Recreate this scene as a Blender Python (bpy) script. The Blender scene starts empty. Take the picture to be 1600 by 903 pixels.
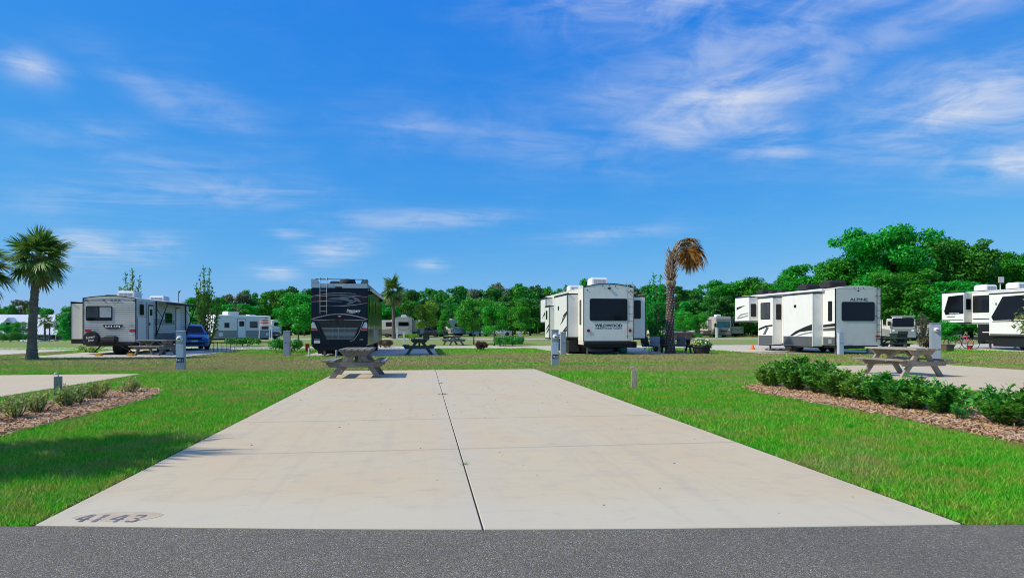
import bpy, bmesh, math, random
import numpy as np
from mathutils import Matrix, Vector
R = math.radians
rnd = random.Random(7)
C = bpy.context.scene.collection
SC = bpy.context.scene

# ------------------------------------------------------------------ camera, sky, sun, exposure
F, HZ, CX, CAMH = 980.0, 513.0, 800.0, 1.4
YAW = math.atan(139 / F)
SA, CA = math.sin(YAW), math.cos(YAW)
cam = bpy.data.cameras.new('camera'); camo = bpy.data.objects.new('camera', cam); C.objects.link(camo)
camo.location = (0, 0, CAMH); camo.rotation_euler = (R(90), 0, -YAW)
cam.lens = F / 1600 * 36; cam.sensor_width = 36; cam.shift_y = 61.5 / 1600; cam.clip_end = 3000; cam.clip_start = .05
SC.camera = camo; SC.cycles.filter_width = 1.0
SC.cycles.max_bounces = 5; SC.cycles.diffuse_bounces = 3; SC.cycles.glossy_bounces = 2; SC.cycles.transmission_bounces = 3; SC.cycles.transparent_max_bounces = 4

SUN_EL = R(42)
SUN_F = R(8)        # the sun stands square to the pads, a little to the camera's side
to_sun = Vector((-math.cos(SUN_F) * math.cos(SUN_EL), -math.sin(SUN_F) * math.cos(SUN_EL), math.sin(SUN_EL)))
sun = bpy.data.lights.new('sun', 'SUN'); suno = bpy.data.objects.new('sun', sun); C.objects.link(suno)
sun.energy = 4.2; sun.angle = R(.5); sun.color = (1, .93, .80)
suno.rotation_euler = to_sun.to_track_quat('Z', 'Y').to_euler(); suno.location = (-40, 10, 40)

SC.view_settings.view_transform = 'Standard'; SC.view_settings.look = 'None'
SC.view_settings.exposure = 0.0; SC.view_settings.gamma = 1; SC.view_settings.use_curve_mapping = False

world = bpy.data.worlds.new('World'); SC.world = world; world.use_nodes = True
wt = world.node_tree; wt.nodes.clear()
def wn(t, **k):
    n = wt.nodes.new(t)
    for a, b in k.items(): setattr(n, a, b)
    return n
def wmath(op, a, b=None, c=None, clamp=False):
    n = wn('ShaderNodeMath', operation=op, use_clamp=clamp)
    for i, x in enumerate((a, b, c)):
        if x is None: continue
        if isinstance(x, (int, float)): n.inputs[i].default_value = x
        else: wt.links.new(x, n.inputs[i])
    return n.outputs[0]
sky = wn('ShaderNodeTexSky', sky_type='NISHITA', sun_disc=False, sun_elevation=SUN_EL,
         sun_rotation=math.atan2(to_sun.x, to_sun.y), altitude=0, air_density=1.0, dust_density=.35, ozone_density=2.2)
hs = wn('ShaderNodeHueSaturation'); hs.inputs['Saturation'].default_value = 1.0; hs.inputs['Value'].default_value = 1.0
hs.inputs['Hue'].default_value = .5
# colour response of the sky: a deep, saturated blue as the camera rendered it, the same for every direction
BGS = .11
sc_ = wn('ShaderNodeSeparateColor'); wt.links.new(sky.outputs[0], sc_.inputs[0]); cc_ = wn('ShaderNodeCombineColor')
for i_, (gain, gam) in enumerate(((.52, 1.5), (.63, .66), (.87, .12))):
    wt.links.new(wmath('MULTIPLY', wmath('POWER', wmath('MULTIPLY', sc_.outputs[i_], BGS), gam), gain / BGS), cc_.inputs[i_])
wt.links.new(cc_.outputs[0], hs.inputs['Color'])
tc = wn('ShaderNodeTexCoord')
sp = wn('ShaderNodeSeparateXYZ'); wt.links.new(tc.outputs['Generated'], sp.inputs[0])
az = wmath('ARCTAN2', sp.outputs[0], sp.outputs[1]); el = wmath('ARCSINE', sp.outputs[2])
# cirrus fibres: noise over the cloud-layer plane, so that the streaks flatten towards the horizon
zz = wmath('MAXIMUM', sp.outputs[2], .03)
cb = wn('ShaderNodeCombineXYZ')
wt.links.new(wmath('DIVIDE', sp.outputs[0], zz), cb.inputs[0]); wt.links.new(wmath('DIVIDE', sp.outputs[1], zz), cb.inputs[1])
mp = wn('ShaderNodeMapping'); mp.inputs['Rotation'].default_value = (0, 0, R(-28)); mp.inputs['Scale'].default_value = (.55, 1.45, 1)
wt.links.new(cb.outputs[0], mp.inputs['Vector'])
n1 = wn('ShaderNodeTexNoise'); n1.inputs['Scale'].default_value = 1.5; n1.inputs['Detail'].default_value = 13
n1.inputs['Roughness'].default_value = .60; n1.inputs['Distortion'].default_value = 1.1
wt.links.new(mp.outputs[0], n1.inputs['Vector'])
# finer puffy noise in direction space
n2 = wn('ShaderNodeTexNoise'); n2.inputs['Scale'].default_value = 9; n2.inputs['Detail'].default_value = 8
n2.inputs['Roughness'].default_value = .6; n2.inputs['Distortion'].default_value = .6
mp2 = wn('ShaderNodeMapping'); mp2.inputs['Scale'].default_value = (1, 1, 2.6); mp2.inputs['Rotation'].default_value = (0, R(14), 0)
wt.links.new(tc.outputs['Generated'], mp2.inputs['Vector']); wt.links.new(mp2.outputs[0], n2.inputs['Vector'])
def px_dir(px, py):
    return math.atan((px - CX) / F) + YAW, math.atan((HZ - py) / math.hypot(F, px - CX))
CLOUDS = [(1010, -10, 210, 50, -6, .75), (1200, 45, 260, 55, 16, .6), (1150, 150, 150, 42, 14, .9), (1200, 205, 60, 36, -30, .75),
          (1520, 160, 150, 45, 4, .9), (1585, 252, 70, 22, -4, .95), (1500, 10, 160, 22, 10, .6), (850, 230, 190, 30, -10, .30),
          (650, 205, 80, 22, 6, .36), (250, 300, 150, 20, 10, .46), (400, 305, 100, 17, 6, .46), (50, 108, 28, 15, -8, .75),
          (255, 155, 70, 16, -25, .42), (330, 175, 70, 24, -20, .32), (130, 212, 70, 14, 8, .36), (525, 388, 46, 16, 14, .95),
          (425, 425, 30, 9, 0, .85), (140, 388, 45, 22, 0, .7), (230, 390, 40, 16, 10, .65), (660, 343, 130, 12, 2, .55),
          (950, 366, 90, 9, 3, .5), (458, 366, 26, 6, 0, .6), (675, 413, 24, 9, 0, .6), (280, 255, 110, 20, 6, .28), (1560, 100, 120, 25, 12, .5)]
tot = None
for (px, py, sx, sy, rot, amp) in CLOUDS:
    a0, e0 = px_dir(px, py)
    su, sv = sx / F * 1.12, sy / F * 1.2
    c, s = math.cos(R(rot)), math.sin(R(rot))
    du, dv = wmath('SUBTRACT', az, a0), wmath('SUBTRACT', el, e0)
    p = wmath('MULTIPLY_ADD', dv, s / su, wmath('MULTIPLY', du, c / su))
    q = wmath('MULTIPLY_ADD', dv, c / sv, wmath('MULTIPLY', du, -s / sv))
    r2 = wmath('MULTIPLY_ADD', q, q, wmath('MULTIPLY', p, p))
    g = wmath('MULTIPLY', wmath('EXPONENT', wmath('MULTIPLY', r2, -1.0)), amp)
    tot = g if tot is None else wmath('MAXIMUM', tot, g)
# cirrus veil added all round above the view, to whiten the sky's light
mr_ = wn('ShaderNodeMapRange'); mr_.interpolation_type = 'SMOOTHSTEP'; wt.links.new(el, mr_.inputs[0]); mr_.inputs[1].default_value = R(29); mr_.inputs[2].default_value = R(46); mr_.inputs[4].default_value = .62
tot = wmath('MAXIMUM', tot, mr_.outputs[0])
def wramp(x, a, b):
    r_ = wn('ShaderNodeMapRange'); r_.interpolation_type = 'SMOOTHSTEP'; wt.links.new(x, r_.inputs[0]); r_.inputs[1].default_value = a; r_.inputs[2].default_value = b; return r_.outputs[0]
fib = wmath('ADD', wmath('MULTIPLY', wramp(n1.outputs[0], .30, .74), .50), wmath('MULTIPLY', wramp(n2.outputs[0], .34, .68), .54))
# cover = where clouds gather (plus a thin veil everywhere), broken by the fibres
dens = wmath('MULTIPLY', wmath('POWER', tot, 1.15), wmath('POWER', fib, 1.1), clamp=True)
dens = wmath('MULTIPLY', wmath('ADD', dens, wmath('MULTIPLY', wmath('POWER', fib, 3.0), .035)), 1.05, clamp=True)
mx = wn('ShaderNodeMix', data_type='RGBA'); mx.inputs[7].default_value = (6.7, 7.0, 7.8, 1)
wt.links.new(dens, mx.inputs[0]); wt.links.new(hs.outputs[0], mx.inputs[6])
bg = wn('ShaderNodeBackground'); bg.inputs[1].default_value = BGS
wo = wn('ShaderNodeOutputWorld')
wt.links.new(mx.outputs[2], bg.inputs[0]); wt.links.new(bg.outputs[0], wo.inputs[0])

# ------------------------------------------------------------------ placing
def at(px, d):
    """ground-plan point seen in image column px at depth d"""
    lat = (px - CX) / F * d
    return Vector((lat * CA + d * SA, d * CA - lat * SA, 0))
def G(px, py): return at(px, F * CAMH / (py - HZ))
def terrain(x, y):
    def ss(t): t = min(1, max(0, t)); return t * t * (3 - 2 * t)
    return -3.0 * ss((y - 62) / 120) * ss((-x - 22) / 40)
def on(v): return Vector((v.x, v.y, terrain(v.x, v.y)))

# ------------------------------------------------------------------ materials
MATS = {}
class NT:
    def __init__(s, name):
        s.m = bpy.data.materials.new(name); s.m.use_nodes = True; s.t = s.m.node_tree; s.t.nodes.clear(); MATS[name] = s.m
        s.out = s.n('ShaderNodeOutputMaterial')
    def n(s, t, **k):
        x = s.t.nodes.new(t)
        for a, b in k.items(): setattr(x, a, b)
        return x
    def l(s, a, b): s.t.links.new(a, b)
    def set(s, inp, v):
        if hasattr(v, 'is_output'): s.l(v, inp)
        elif isinstance(v, (tuple, list)) and inp.type == 'RGBA': inp.default_value = (*v[:3], 1)
        else: inp.default_value = v
    def math(s, op, a, b=0, clamp=False):
        x = s.n('ShaderNodeMath', operation=op, use_clamp=clamp); s.set(x.inputs[0], a); s.set(x.inputs[1], b); return x.outputs[0]
    def noise(s, vec, scale, detail=4, rough=.55, dist=0):
        x = s.n('ShaderNodeTexNoise'); x.inputs['Scale'].default_value = scale; x.inputs['Detail'].default_value = detail
        x.inputs['Roughness'].default_value = rough; x.inputs['Distortion'].default_value = dist
        if vec is not None: s.l(vec, x.inputs['Vector'])
        return x.outputs['Fac']
    def ramp(s, f, lo, hi):
        x = s.n('ShaderNodeMapRange'); s.set(x.inputs[0], f); x.inputs[1].default_value = lo; x.inputs[2].default_value = hi
        x.interpolation_type = 'SMOOTHSTEP'; return x.outputs[0]
    def mix(s, f, a, b):
        x = s.n('ShaderNodeMix', data_type='RGBA'); s.set(x.inputs[0], f); s.set(x.inputs[6], a); s.set(x.inputs[7], b); return x.outputs[2]
    def bump(s, h, strength, dist):
        x = s.n('ShaderNodeBump'); x.inputs['Strength'].default_value = strength; x.inputs['Distance'].default_value = dist
        s.l(h, x.inputs['Height']); return x.outputs[0]
    def mapping(s, vec, scale=(1, 1, 1), rot=(0, 0, 0)):
        x = s.n('ShaderNodeMapping'); x.inputs['Scale'].default_value = scale; x.inputs['Rotation'].default_value = rot
        s.l(vec, x.inputs['Vector']); return x.outputs[0]
    def pbr(s, col, rough=.5, metal=0, normal=None, spec=.5, coat=0):
        p = s.n('ShaderNodeBsdfPrincipled'); s.set(p.inputs['Base Color'], col); s.set(p.inputs['Roughness'], rough)
        p.inputs['Metallic'].default_value = metal; p.inputs['Specular IOR Level'].default_value = spec
        p.inputs['Coat Weight'].default_value = coat; p.inputs['Coat Roughness'].default_value = .05
        if normal is not None: s.l(normal, p.inputs['Normal'])
        s.l(p.outputs[0], s.out.inputs[0]); return p
    def pos(s): return s.n('ShaderNodeNewGeometry').outputs['Position']
    def obj(s): return s.n('ShaderNodeTexCoord').outputs['Object']
    def island(s): return s.n('ShaderNodeNewGeometry').outputs['Random Per Island']
    def orand(s): return s.n('ShaderNodeObjectInfo').outputs['Random']

def paint(name, col, rough=.4, metal=0, dirt=.12, scale=2.2, coat=0, spec=.5):
    """painted, plastic or metal surface with faint uneven weathering"""
    t = NT(name); o = t.obj()
    n = t.noise(o, scale, 6, .6); f = t.ramp(n, .35, .75)
    st = t.noise(t.mapping(o, (6, 6, .7)), 1.6, 4, .6)          # run-off streaks
    d = [c * (1 - dirt) * k for c, k in zip(col, (1, .98, .94))]
    c = t.mix(t.math('MULTIPLY', f, t.ramp(st, .35, .7)), col, d)
    rr = t.math('ADD', t.math('MULTIPLY', n, .15), rough - .06)
    t.pbr(c, rr, metal, None, spec, coat); return t.m
def leafmat(name, c1, c2, c3, trans=.35, rough=.5, orv=.0):
    t = NT(name); i = t.island(); o = t.noise(t.pos(), .9, 3)
    c = t.mix(t.ramp(i, .15, .85), c1, c2)
    c = t.mix(t.math('MULTIPLY', t.ramp(t.math('ADD', t.math('MULTIPLY', o, .6), t.math('MULTIPLY', i, .4)), .42, .7), .8), c, c3)
    if orv:
        h = t.n('ShaderNodeHueSaturation'); t.l(c, h.inputs['Color'])
        t.set(h.inputs['Value'], t.math('ADD', t.math('MULTIPLY', t.orand(), orv), 1 - orv / 2))
        t.set(h.inputs['Hue'], t.math('ADD', t.math('MULTIPLY', t.orand(), .04), .48)); c = h.outputs[0]
    p = t.pbr(c, rough, 0, None, .35)
    tr = t.n('ShaderNodeBsdfTranslucent'); t.l(c, tr.inputs[0])
    mx = t.n('ShaderNodeMixShader'); mx.inputs[0].default_value = trans
    t.l(p.outputs[0], mx.inputs[1]); t.l(tr.outputs[0], mx.inputs[2]); t.l(mx.outputs[0], t.out.inputs[0]); return t.m

def lawn_colour(t):
    p = t.pos(); s = t.n('ShaderNodeSeparateXYZ'); t.l(p, s.inputs[0])
    d = t.math('ADD', t.math('MULTIPLY', s.outputs[0], SA), t.math('MULTIPLY', s.outputs[1], CA))
    big = t.noise(t.mapping(p, (.16, .45, 1), (0, 0, YAW)), 1.0, 3, .5, .3)
    mid = t.noise(p, .8, 5, .6); fine = t.noise(p, 7, 5, .65); vf = t.noise(p, 55, 3, .6)
    g = t.mix(t.ramp(mid, .35, .68), (.026, .46, .004), (.10, .48, .008))
    g = t.mix(t.math('MULTIPLY', t.ramp(fine, .45, .68), .75), g, (.25, .46, .03))
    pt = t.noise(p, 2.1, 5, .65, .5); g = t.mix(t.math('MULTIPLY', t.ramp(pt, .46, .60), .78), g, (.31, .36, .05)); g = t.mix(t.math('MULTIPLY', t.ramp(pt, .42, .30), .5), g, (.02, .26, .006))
    dry = t.mix(t.ramp(fine, .3, .7), (.33, .29, .11), (.46, .37, .18))
    dd = t.math('ADD', d, t.math('MULTIPLY', t.math('SUBTRACT', t.math('ADD', t.math('MULTIPLY', big, .7), t.math('MULTIPLY', mid, .35)), .5), 10))
    b1 = t.math('MULTIPLY', t.ramp(dd, 18.6, 20.4), t.ramp(dd, 24.4, 22.2))
    b2 = t.math('MULTIPLY', t.ramp(dd, 26.6, 28.4), t.ramp(dd, 36.2, 34.4))
    far = t.math('MULTIPLY', t.ramp(d, 40, 52), t.ramp(mid, .3, .52))
    gp = t.noise(t.mapping(p, (.11, .55, 1), (0, 0, YAW)), 1.0, 4, .55, .4)
    b2 = t.math('MULTIPLY', t.math('MULTIPLY', t.ramp(dd, 20.0, 21.8), t.ramp(dd, 36.2, 34.6)), t.math('SUBTRACT', 1.0, t.math('MULTIPLY', t.ramp(gp, .50, .60), .85)))
    belt = t.math('MAXIMUM', t.math('MAXIMUM', t.math('MULTIPLY', b1, .3), t.math('MULTIPLY', b2, 1.0)), t.math('MULTIPLY', far, .75))
    patch = t.math('MULTIPLY', t.ramp(t.math('ADD', t.math('MULTIPLY', mid, .55), t.math('MULTIPLY', big, .45)), .48, .64), .68)
    m = t.math('MAXIMUM', belt, patch)
    m = t.math('MULTIPLY', m, t.ramp(t.math('ADD', fine, t.math('MULTIPLY', m, .45)), .30, .68))
    return t.mix(m, g, dry), fine, vf, m
def build_materials():
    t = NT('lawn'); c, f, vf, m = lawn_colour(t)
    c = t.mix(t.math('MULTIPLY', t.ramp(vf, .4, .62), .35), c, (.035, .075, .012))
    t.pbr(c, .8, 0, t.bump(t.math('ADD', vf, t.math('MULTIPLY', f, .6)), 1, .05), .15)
    t = NT('blade'); c, f, vf, m = lawn_colour(t); i = t.island()
    c = t.mix(t.math('MULTIPLY', t.ramp(i, .66, .9), .65), c, (.32, .40, .06))
    h = t.n('ShaderNodeHueSaturation'); t.l(c, h.inputs['Color']); t.set(h.inputs['Value'], t.math('ADD', t.math('MULTIPLY', i, .8), .66))
    p = t.pbr(h.outputs[0], .55, 0, None, .25); tr = t.n('ShaderNodeBsdfTranslucent'); t.l(h.outputs[0], tr.inputs[0])
    mx = t.n('ShaderNodeMixShader'); mx.inputs[0].default_value = .35
    t.l(p.outputs[0], mx.inputs[1]); t.l(tr.outputs[0], mx.inputs[2]); t.l(mx.outputs[0], t.out.inputs[0])
    # concrete
    t = NT('concrete'); p = t.pos()
    a = t.noise(t.mapping(p, (.5, .35, 1)), 1.0, 5, .6, .4); b = t.noise(p, 3.2, 6, .65); sp_ = t.noise(p, 140, 2, .6); br = t.noise(t.mapping(p, (.7, 9, 1)), 2.2, 4, .6)
    c = t.mix(t.ramp(a, .35, .66), (.575, .487, .325), (.585, .465, .292))
    c = t.mix(t.math('MULTIPLY', t.ramp(b, .48, .72), .42), c, (.43, .385, .305))
    c = t.mix(t.math('MULTIPLY', t.ramp(br, .54, .72), .24), c, (.35, .335, .295))
    c = t.mix(t.math('MULTIPLY', t.ramp(sp_, .55, .75), .18), c, (.36, .34, .30))
    s = t.n('ShaderNodeSeparateXYZ'); t.l(p, s.inputs[0])
    d = t.math('ADD', t.math('MULTIPLY', s.outputs[0], SA), t.math('MULTIPLY', s.outputs[1], CA))
    c = t.mix(t.math('MULTIPLY', t.ramp(t.math('ADD', d, t.math('MULTIPLY', b, .8)), 5.75, 5.15), .6), c, (.57, .52, .39))   # bleached apron by the road
    xs = t.math('ABSOLUTE', t.math('SUBTRACT', s.outputs[0], .41)); c = t.mix(t.math('MULTIPLY', t.ramp(t.math('ADD', xs, t.math('MULTIPLY', b, .5)), .62, .25), .28), c, (.51, .475, .395))
    yj = t.math('ADD', s.outputs[1], t.math('MULTIPLY', t.math('SUBTRACT', s.outputs[0], .41), .012))          # dirt gathered along the sawn cross joints
    for j_ in (7.2, 9.62):
        dj = t.math('ABSOLUTE', t.math('SUBTRACT', yj, j_)); c = t.mix(t.math('MULTIPLY', t.ramp(t.math('ADD', dj, t.math('MULTIPLY', b, .03)), .065, .03), .28), c, (.27, .255, .225))
    vs = t.n('ShaderNodeTexVoronoi'); vs.inputs['Scale'].default_value = 2.6; t.l(p, vs.inputs['Vector'])                    # scattered drips
    c = t.mix(t.math('MULTIPLY', t.ramp(vs.outputs['Distance'], .045, .02), .55), c, (.12, .11, .10))
    sm = t.noise(t.mapping(p, (1.1, 3.5, 1)), 1.7, 6, .7, 1.2); c = t.mix(t.math('MULTIPLY', t.ramp(sm, .60, .74), .30), c, (.30, .29, .27))   # scuffs
    ty = t.noise(t.mapping(p, (5.5, .22, 1)), 1.0, 3, .5); c = t.mix(t.math('MULTIPLY', t.ramp(ty, .52, .7), .13), c, (.33, .31, .28))          # faint tyre tracks
    t.pbr(c, .85, 0, t.bump(t.math('ADD', sp_, t.math('MULTIPLY', br, .6)), .25, .004), .25)
    # (asphalt)
    t = NT('asphalt'); p = t.pos()
    v = t.n('ShaderNodeTexVoronoi'); v.inputs['Scale'].default_value = 160; t.l(p, v.inputs['Vector'])
    sv = t.n('ShaderNodeSeparateColor'); t.l(v.outputs['Color'], sv.inputs[0])
    b = t.noise(p, 1.2, 5, .6); g = t.noise(p, 240, 2, .6)
    c = t.mix(t.ramp(sv.outputs[0], .1, 1.0), (.112, .096, .069), (.265, .230, .172))
    c = t.mix(t.math('MULTIPLY', t.ramp(sv.outputs[1], .93, .97), .75), c, (.52, .51, .50))
    c = t.mix(t.math('MULTIPLY', t.ramp(b, .4, .7), .30), c, (.10, .088, .076))
    h = t.math('SUBTRACT', t.math('MULTIPLY', sv.outputs[0], .7), v.outputs['Distance'])
    t.pbr(c, .8, 0, t.bump(t.math('ADD', h, t.math('MULTIPLY', g, .3)), .7, .006), .3)
    t = NT('far_concrete'); p = t.pos(); a = t.noise(p, .35, 5, .6)
    t.pbr(t.mix(t.ramp(a, .35, .7), (.59, .535, .43), (.52, .46, .36)), .85, 0, None, .2)
    t = NT('soil'); p = t.pos(); a = t.noise(p, 14, 5, .65)
    t.pbr(t.mix(t.ramp(a, .35, .7), (.045, .032, .02), (.11, .085, .05)), .95, 0, t.bump(a, .8, .03), .1)
    t = NT('mulch_ground'); p = t.pos(); a = t.noise(p, 22, 5, .7); b = t.noise(t.mapping(p, (1, 4, 1)), 26, 3, .6)
    t.pbr(t.mix(t.ramp(a, .35, .7), (.27, .17, .095), (.47, .34, .22)), .9, 0, t.bump(b, 1, .03), .15)
    t = NT('chips'); i = t.island()
    c = t.mix(t.ramp(i, 0, .7), (.36, .19, .085), (.60, .38, .21)); c = t.mix(t.ramp(i, .72, .92), c, (.56, .45, .34))
    t.pbr(c, .85, 0, None, .15)
    t = NT('joint'); t.pbr((.035, .033, .03), .95, 0, None, .1)
    # weathered timber, and a dark copy with the tables' shade in its colour
    for nm, c1, c2 in (('timber', (.30, .275, .24), (.165, .15, .13)), ('shaded_timber', (.11, .10, .09), (.06, .055, .05)), ('warm_timber', (.40, .345, .275), (.245, .205, .16))):
        t = NT(nm); o = t.obj(); g = t.noise(t.mapping(o, (14, 1.2, 14)), 3, 5, .6, .6); k = t.noise(o, 5, 4); i = t.orand()
        c = t.mix(t.ramp(g, .3, .7), c1, c2); c = t.mix(t.math('MULTIPLY', t.ramp(k, .5, .75), .4), c, [x * .6 for x in c1])
        h = t.n('ShaderNodeHueSaturation'); t.l(c, h.inputs['Color']); t.set(h.inputs['Value'], t.math('ADD', t.math('MULTIPLY', i, .4), .82))
        t.pbr(h.outputs[0], .8, 0, t.bump(g, .6, .006), .2)
    t = NT('post_wood'); o = t.obj(); g = t.noise(t.mapping(o, (16, 16, 1.5)), 3, 5, .6, .5)
    t.pbr(t.mix(t.ramp(g, .3, .7), (.46, .39, .31), (.24, .195, .15)), .85, 0, t.bump(g, .7, .006), .2)
    t = NT('bark'); o = t.obj(); g = t.noise(t.mapping(o, (9, 9, 2)), 2, 5, .65)
    t.pbr(t.mix(t.ramp(g, .3, .7), (.20, .165, .13), (.075, .06, .05)), .9, 0, t.bump(g, .9, .03), .15)
    t = NT('palm_bark'); o = t.obj(); g = t.noise(t.mapping(o, (7, 7, 22)), 1.2, 4, .6, .4); b = t.noise(o, 2.2, 4)
    c = t.mix(t.ramp(g, .3, .7), (.26, .21, .16), (.11, .085, .065)); c = t.mix(t.math('MULTIPLY', t.ramp(b, .4, .7), .5), c, (.085, .065, .05))
    t.pbr(c, .9, 0, t.bump(g, .9, .03), .15)
    t = NT('dark_palm_bark'); o = t.obj(); g = t.noise(t.mapping(o, (8, 8, 18)), 1.4, 4, .6, .4)
    t.pbr(t.mix(t.ramp(g, .3, .7), (.16, .105, .085), (.055, .038, .032)), .9, 0, t.bump(g, .9, .03), .15)
    t = NT('dead_frond'); i = t.island(); o = t.noise(t.pos(), 4, 4)
    c = t.mix(t.ramp(i, 0, 1), (.34, .155, .03), (.46, .25, .08)); c = t.mix(t.math('MULTIPLY', t.ramp(o, .5, .7), .6), c, (.11, .055, .02)); t.pbr(c, .7, 0, None, .2)
    t = NT('straw'); i = t.island(); o = t.noise(t.pos(), 5, 4)
    c = t.mix(t.ramp(i, 0, 1), (.52, .41, .28), (.32, .23, .15)); t.pbr(t.mix(t.math('MULTIPLY', t.ramp(o, .5, .7), .5), c, (.12, .08, .05)), .8, 0, None, .2)
    leafmat('palm_leaf', (.06, .19, .025), (.13, .29, .045), (.28, .34, .08), .25, .45)
    leafmat('palm_leaf_old', (.22, .19, .07), (.17, .16, .05), (.27, .20, .10), .2, .6)
    leafmat('oak_leaf', (.014, .25, .010), (.03, .37, .016), (.08, .44, .025), .38, .5, .5)
    leafmat('wood_leaf', (.022, .21, .02), (.04, .29, .03), (.085, .32, .045), .38, .55, .7)
    leafmat('grey_leaf', (.12, .19, .08), (.18, .23, .11), (.22, .25, .13), .3, .6, .3)
    leafmat('maple_leaf', (.02, .30, .012), (.04, .42, .016), (.10, .50, .03), .35, .5, .3)
    leafmat('lime_leaf', (.07, .34, .02), (.16, .44, .03), (.38, .50, .05), .35, .5, .1)
    leafmat('sapling_leaf', (.04, .2, .02), (.07, .28, .03), (.12, .32, .05), .4, .5, .2)
    leafmat('hedge_leaf', (.03, .22, .014), (.08, .37, .025), (.30, .54, .08), .3, .42, .1)
    leafmat('young_leaf', (.09, .20, .03), (.16, .26, .05), (.26, .25, .07), .3, .4, .1)
    leafmat('pale_leaf', (.27, .36, .07), (.40, .47, .13), (.58, .60, .25), .4, .5, .1)
    leafmat('clipped_leaf', (.016, .22, .012), (.035, .33, .02), (.09, .42, .04), .25, .45, .2)
    leafmat('purple_leaf', (.06, .012, .02), (.10, .03, .03), (.14, .06, .05), .2, .5, .1)
    leafmat('olive_leaf', (.10, .14, .06), (.16, .17, .09), (.25, .20, .12), .3, .5, .1)
    leafmat('brown_leaf', (.12, .07, .045), (.18, .11, .06), (.13, .14, .05), .2, .6, .1)
    t = NT('flower'); i = t.island(); t.pbr(t.mix(t.ramp(i, .4, .6), (.75, .62, .25), (.8, .75, .68)), .6)
    paint('white', (.78, .765, .72), .35, 0, .10); paint('offwhite', (.83, .785, .70), .4, 0, .14); paint('bright', (.83, .815, .77), .3, 0, .08)
    paint('silver_siding', (.68, .64, .58), .38, 0, .14); paint('pale_grey', (.74, .685, .59), .45, 0, .12); paint('skirt_grey', (.095, .10, .11), .4, 0, .2)
    paint('mid_grey', (.25, .26, .27), .45, 0, .15); paint('warm_grey', (.30, .28, .255), .5, 0, .12); paint('dark', (.02, .02, .022), .45, 0, .3); paint('rubber', (.022, .022, .022), .8, 0, .3)
    paint('black_trim', (.012, .012, .014), .4, 0, .2); paint('frame_black', (.018, .017, .017), .7, 0, .4, 6)
    paint('navy', (.006, .009, .022), .22, 0, .1, 2, .0, .3); paint('maroon', (.035, .012, .024), .25, 0, .1, 2, .0, .3); paint('bronze_line', (.42, .34, .33), .35, 0, .2)
    paint('dark_green', (.006, .022, .009), .15, 0, .2, 3, .1, .35); paint('graphite', (.16, .165, .175), .35, .3, .15); paint('silver', (.50, .50, .51), .35, .6, .12)
    paint('chrome', (.55, .55, .56), .3, .35, .1); paint('steel', (.33, .33, .34), .4, .8, .2)
    paint('galvanised', (.335, .375, .42), .45, .1, .18, 5); paint('galvanised_light', (.50, .56, .63), .42, .05, .12, 5); paint('plastic_white', (.74, .74, .72), .5, 0, .12, 4)
    paint('red', (.50, .012, .015), .25, 0, .1); paint('dark_red', (.28, .01, .015), .25, 0, .1); paint('yellow', (.72, .38, .02), .55, 0, .15, 6); paint('orange', (.70, .16, .02), .6, 0, .2, 6)
    paint('pink', (.70, .03, .13), .4, 0, .1); paint('teal', (.01, .12, .12), .4, 0, .2); paint('lavender', (.14, .11, .20), .4, 0, .2); paint('blue_fabric', (.06, .16, .5), .8, 0, .2)
    paint('car_blue', (.025, .13, .42), .22, .2, .1, 3, .9); paint('car_white', (.72, .73, .74), .28, 0, .08, 3, .6); paint('car_silver', (.42, .43, .45), .3, .4, .1, 3, .5); paint('car_dark', (.035, .038, .045), .28, .1, .1, 3, .6); paint('car_red', (.35, .02, .02), .28, 0, .1, 3, .6)
    paint('fabric_grey', (.15, .145, .14), .9, 0, .2, 8); paint('fabric_dark', (.03, .032, .03), .9, 0, .3, 8); paint('bin_green', (.01, .035, .018), .6, 0, .2); paint('brown_box', (.14, .085, .06), .8, 0, .3)
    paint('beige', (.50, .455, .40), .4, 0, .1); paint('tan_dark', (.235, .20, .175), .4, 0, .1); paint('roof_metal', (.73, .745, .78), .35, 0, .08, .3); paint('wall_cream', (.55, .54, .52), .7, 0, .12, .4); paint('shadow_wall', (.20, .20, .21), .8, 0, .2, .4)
    paint('stencil', (.15, .14, .13), .9, 0, -1.2, 26); paint('letter_black', (.012, .012, .014), .4, 0, .1); paint('letter_white', (.75, .75, .75), .4, 0, .1); paint('letter_grey', (.2, .2, .2), .4, 0, .1)
    for nm, c, r in (('glass_dark', (.006, .007, .010), .06), ('glass_grey', (.07, .08, .09), .10), ('glass_teal', (.03, .16, .19), .10), ('glass_shade', (.50, .51, .52), .2), ('lens', (.70, .70, .72), .12)):
        t = NT(nm); n = t.noise(t.obj(), 1.5, 3); t.pbr(t.mix(t.ramp(n, .4, .7), c, [x * .75 for x in c]), r, 0, None, .28)
    t = NT('stain'); n = t.noise(t.pos(), 9, 5, .65)
    t.pbr(t.mix(t.ramp(n, .35, .7), (.49, .39, .265), (.55, .46, .34)), .9, 0, None, .15)
    t = NT('bulb'); t.pbr((.90, .89, .86), .3, 0, None, .5)
    t = NT('flag'); w = t.n('ShaderNodeTexWave'); w.inputs['Scale'].default_value = 2.0; w.bands_direction = 'Z'; t.l(t.obj(), w.inputs['Vector'])
    t.pbr(t.mix(t.ramp(w.outputs['Fac'], .48, .52), (.55, .04, .05), (.75, .73, .70)), .8)
build_materials()
def mt(m): return MATS[m]
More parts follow.
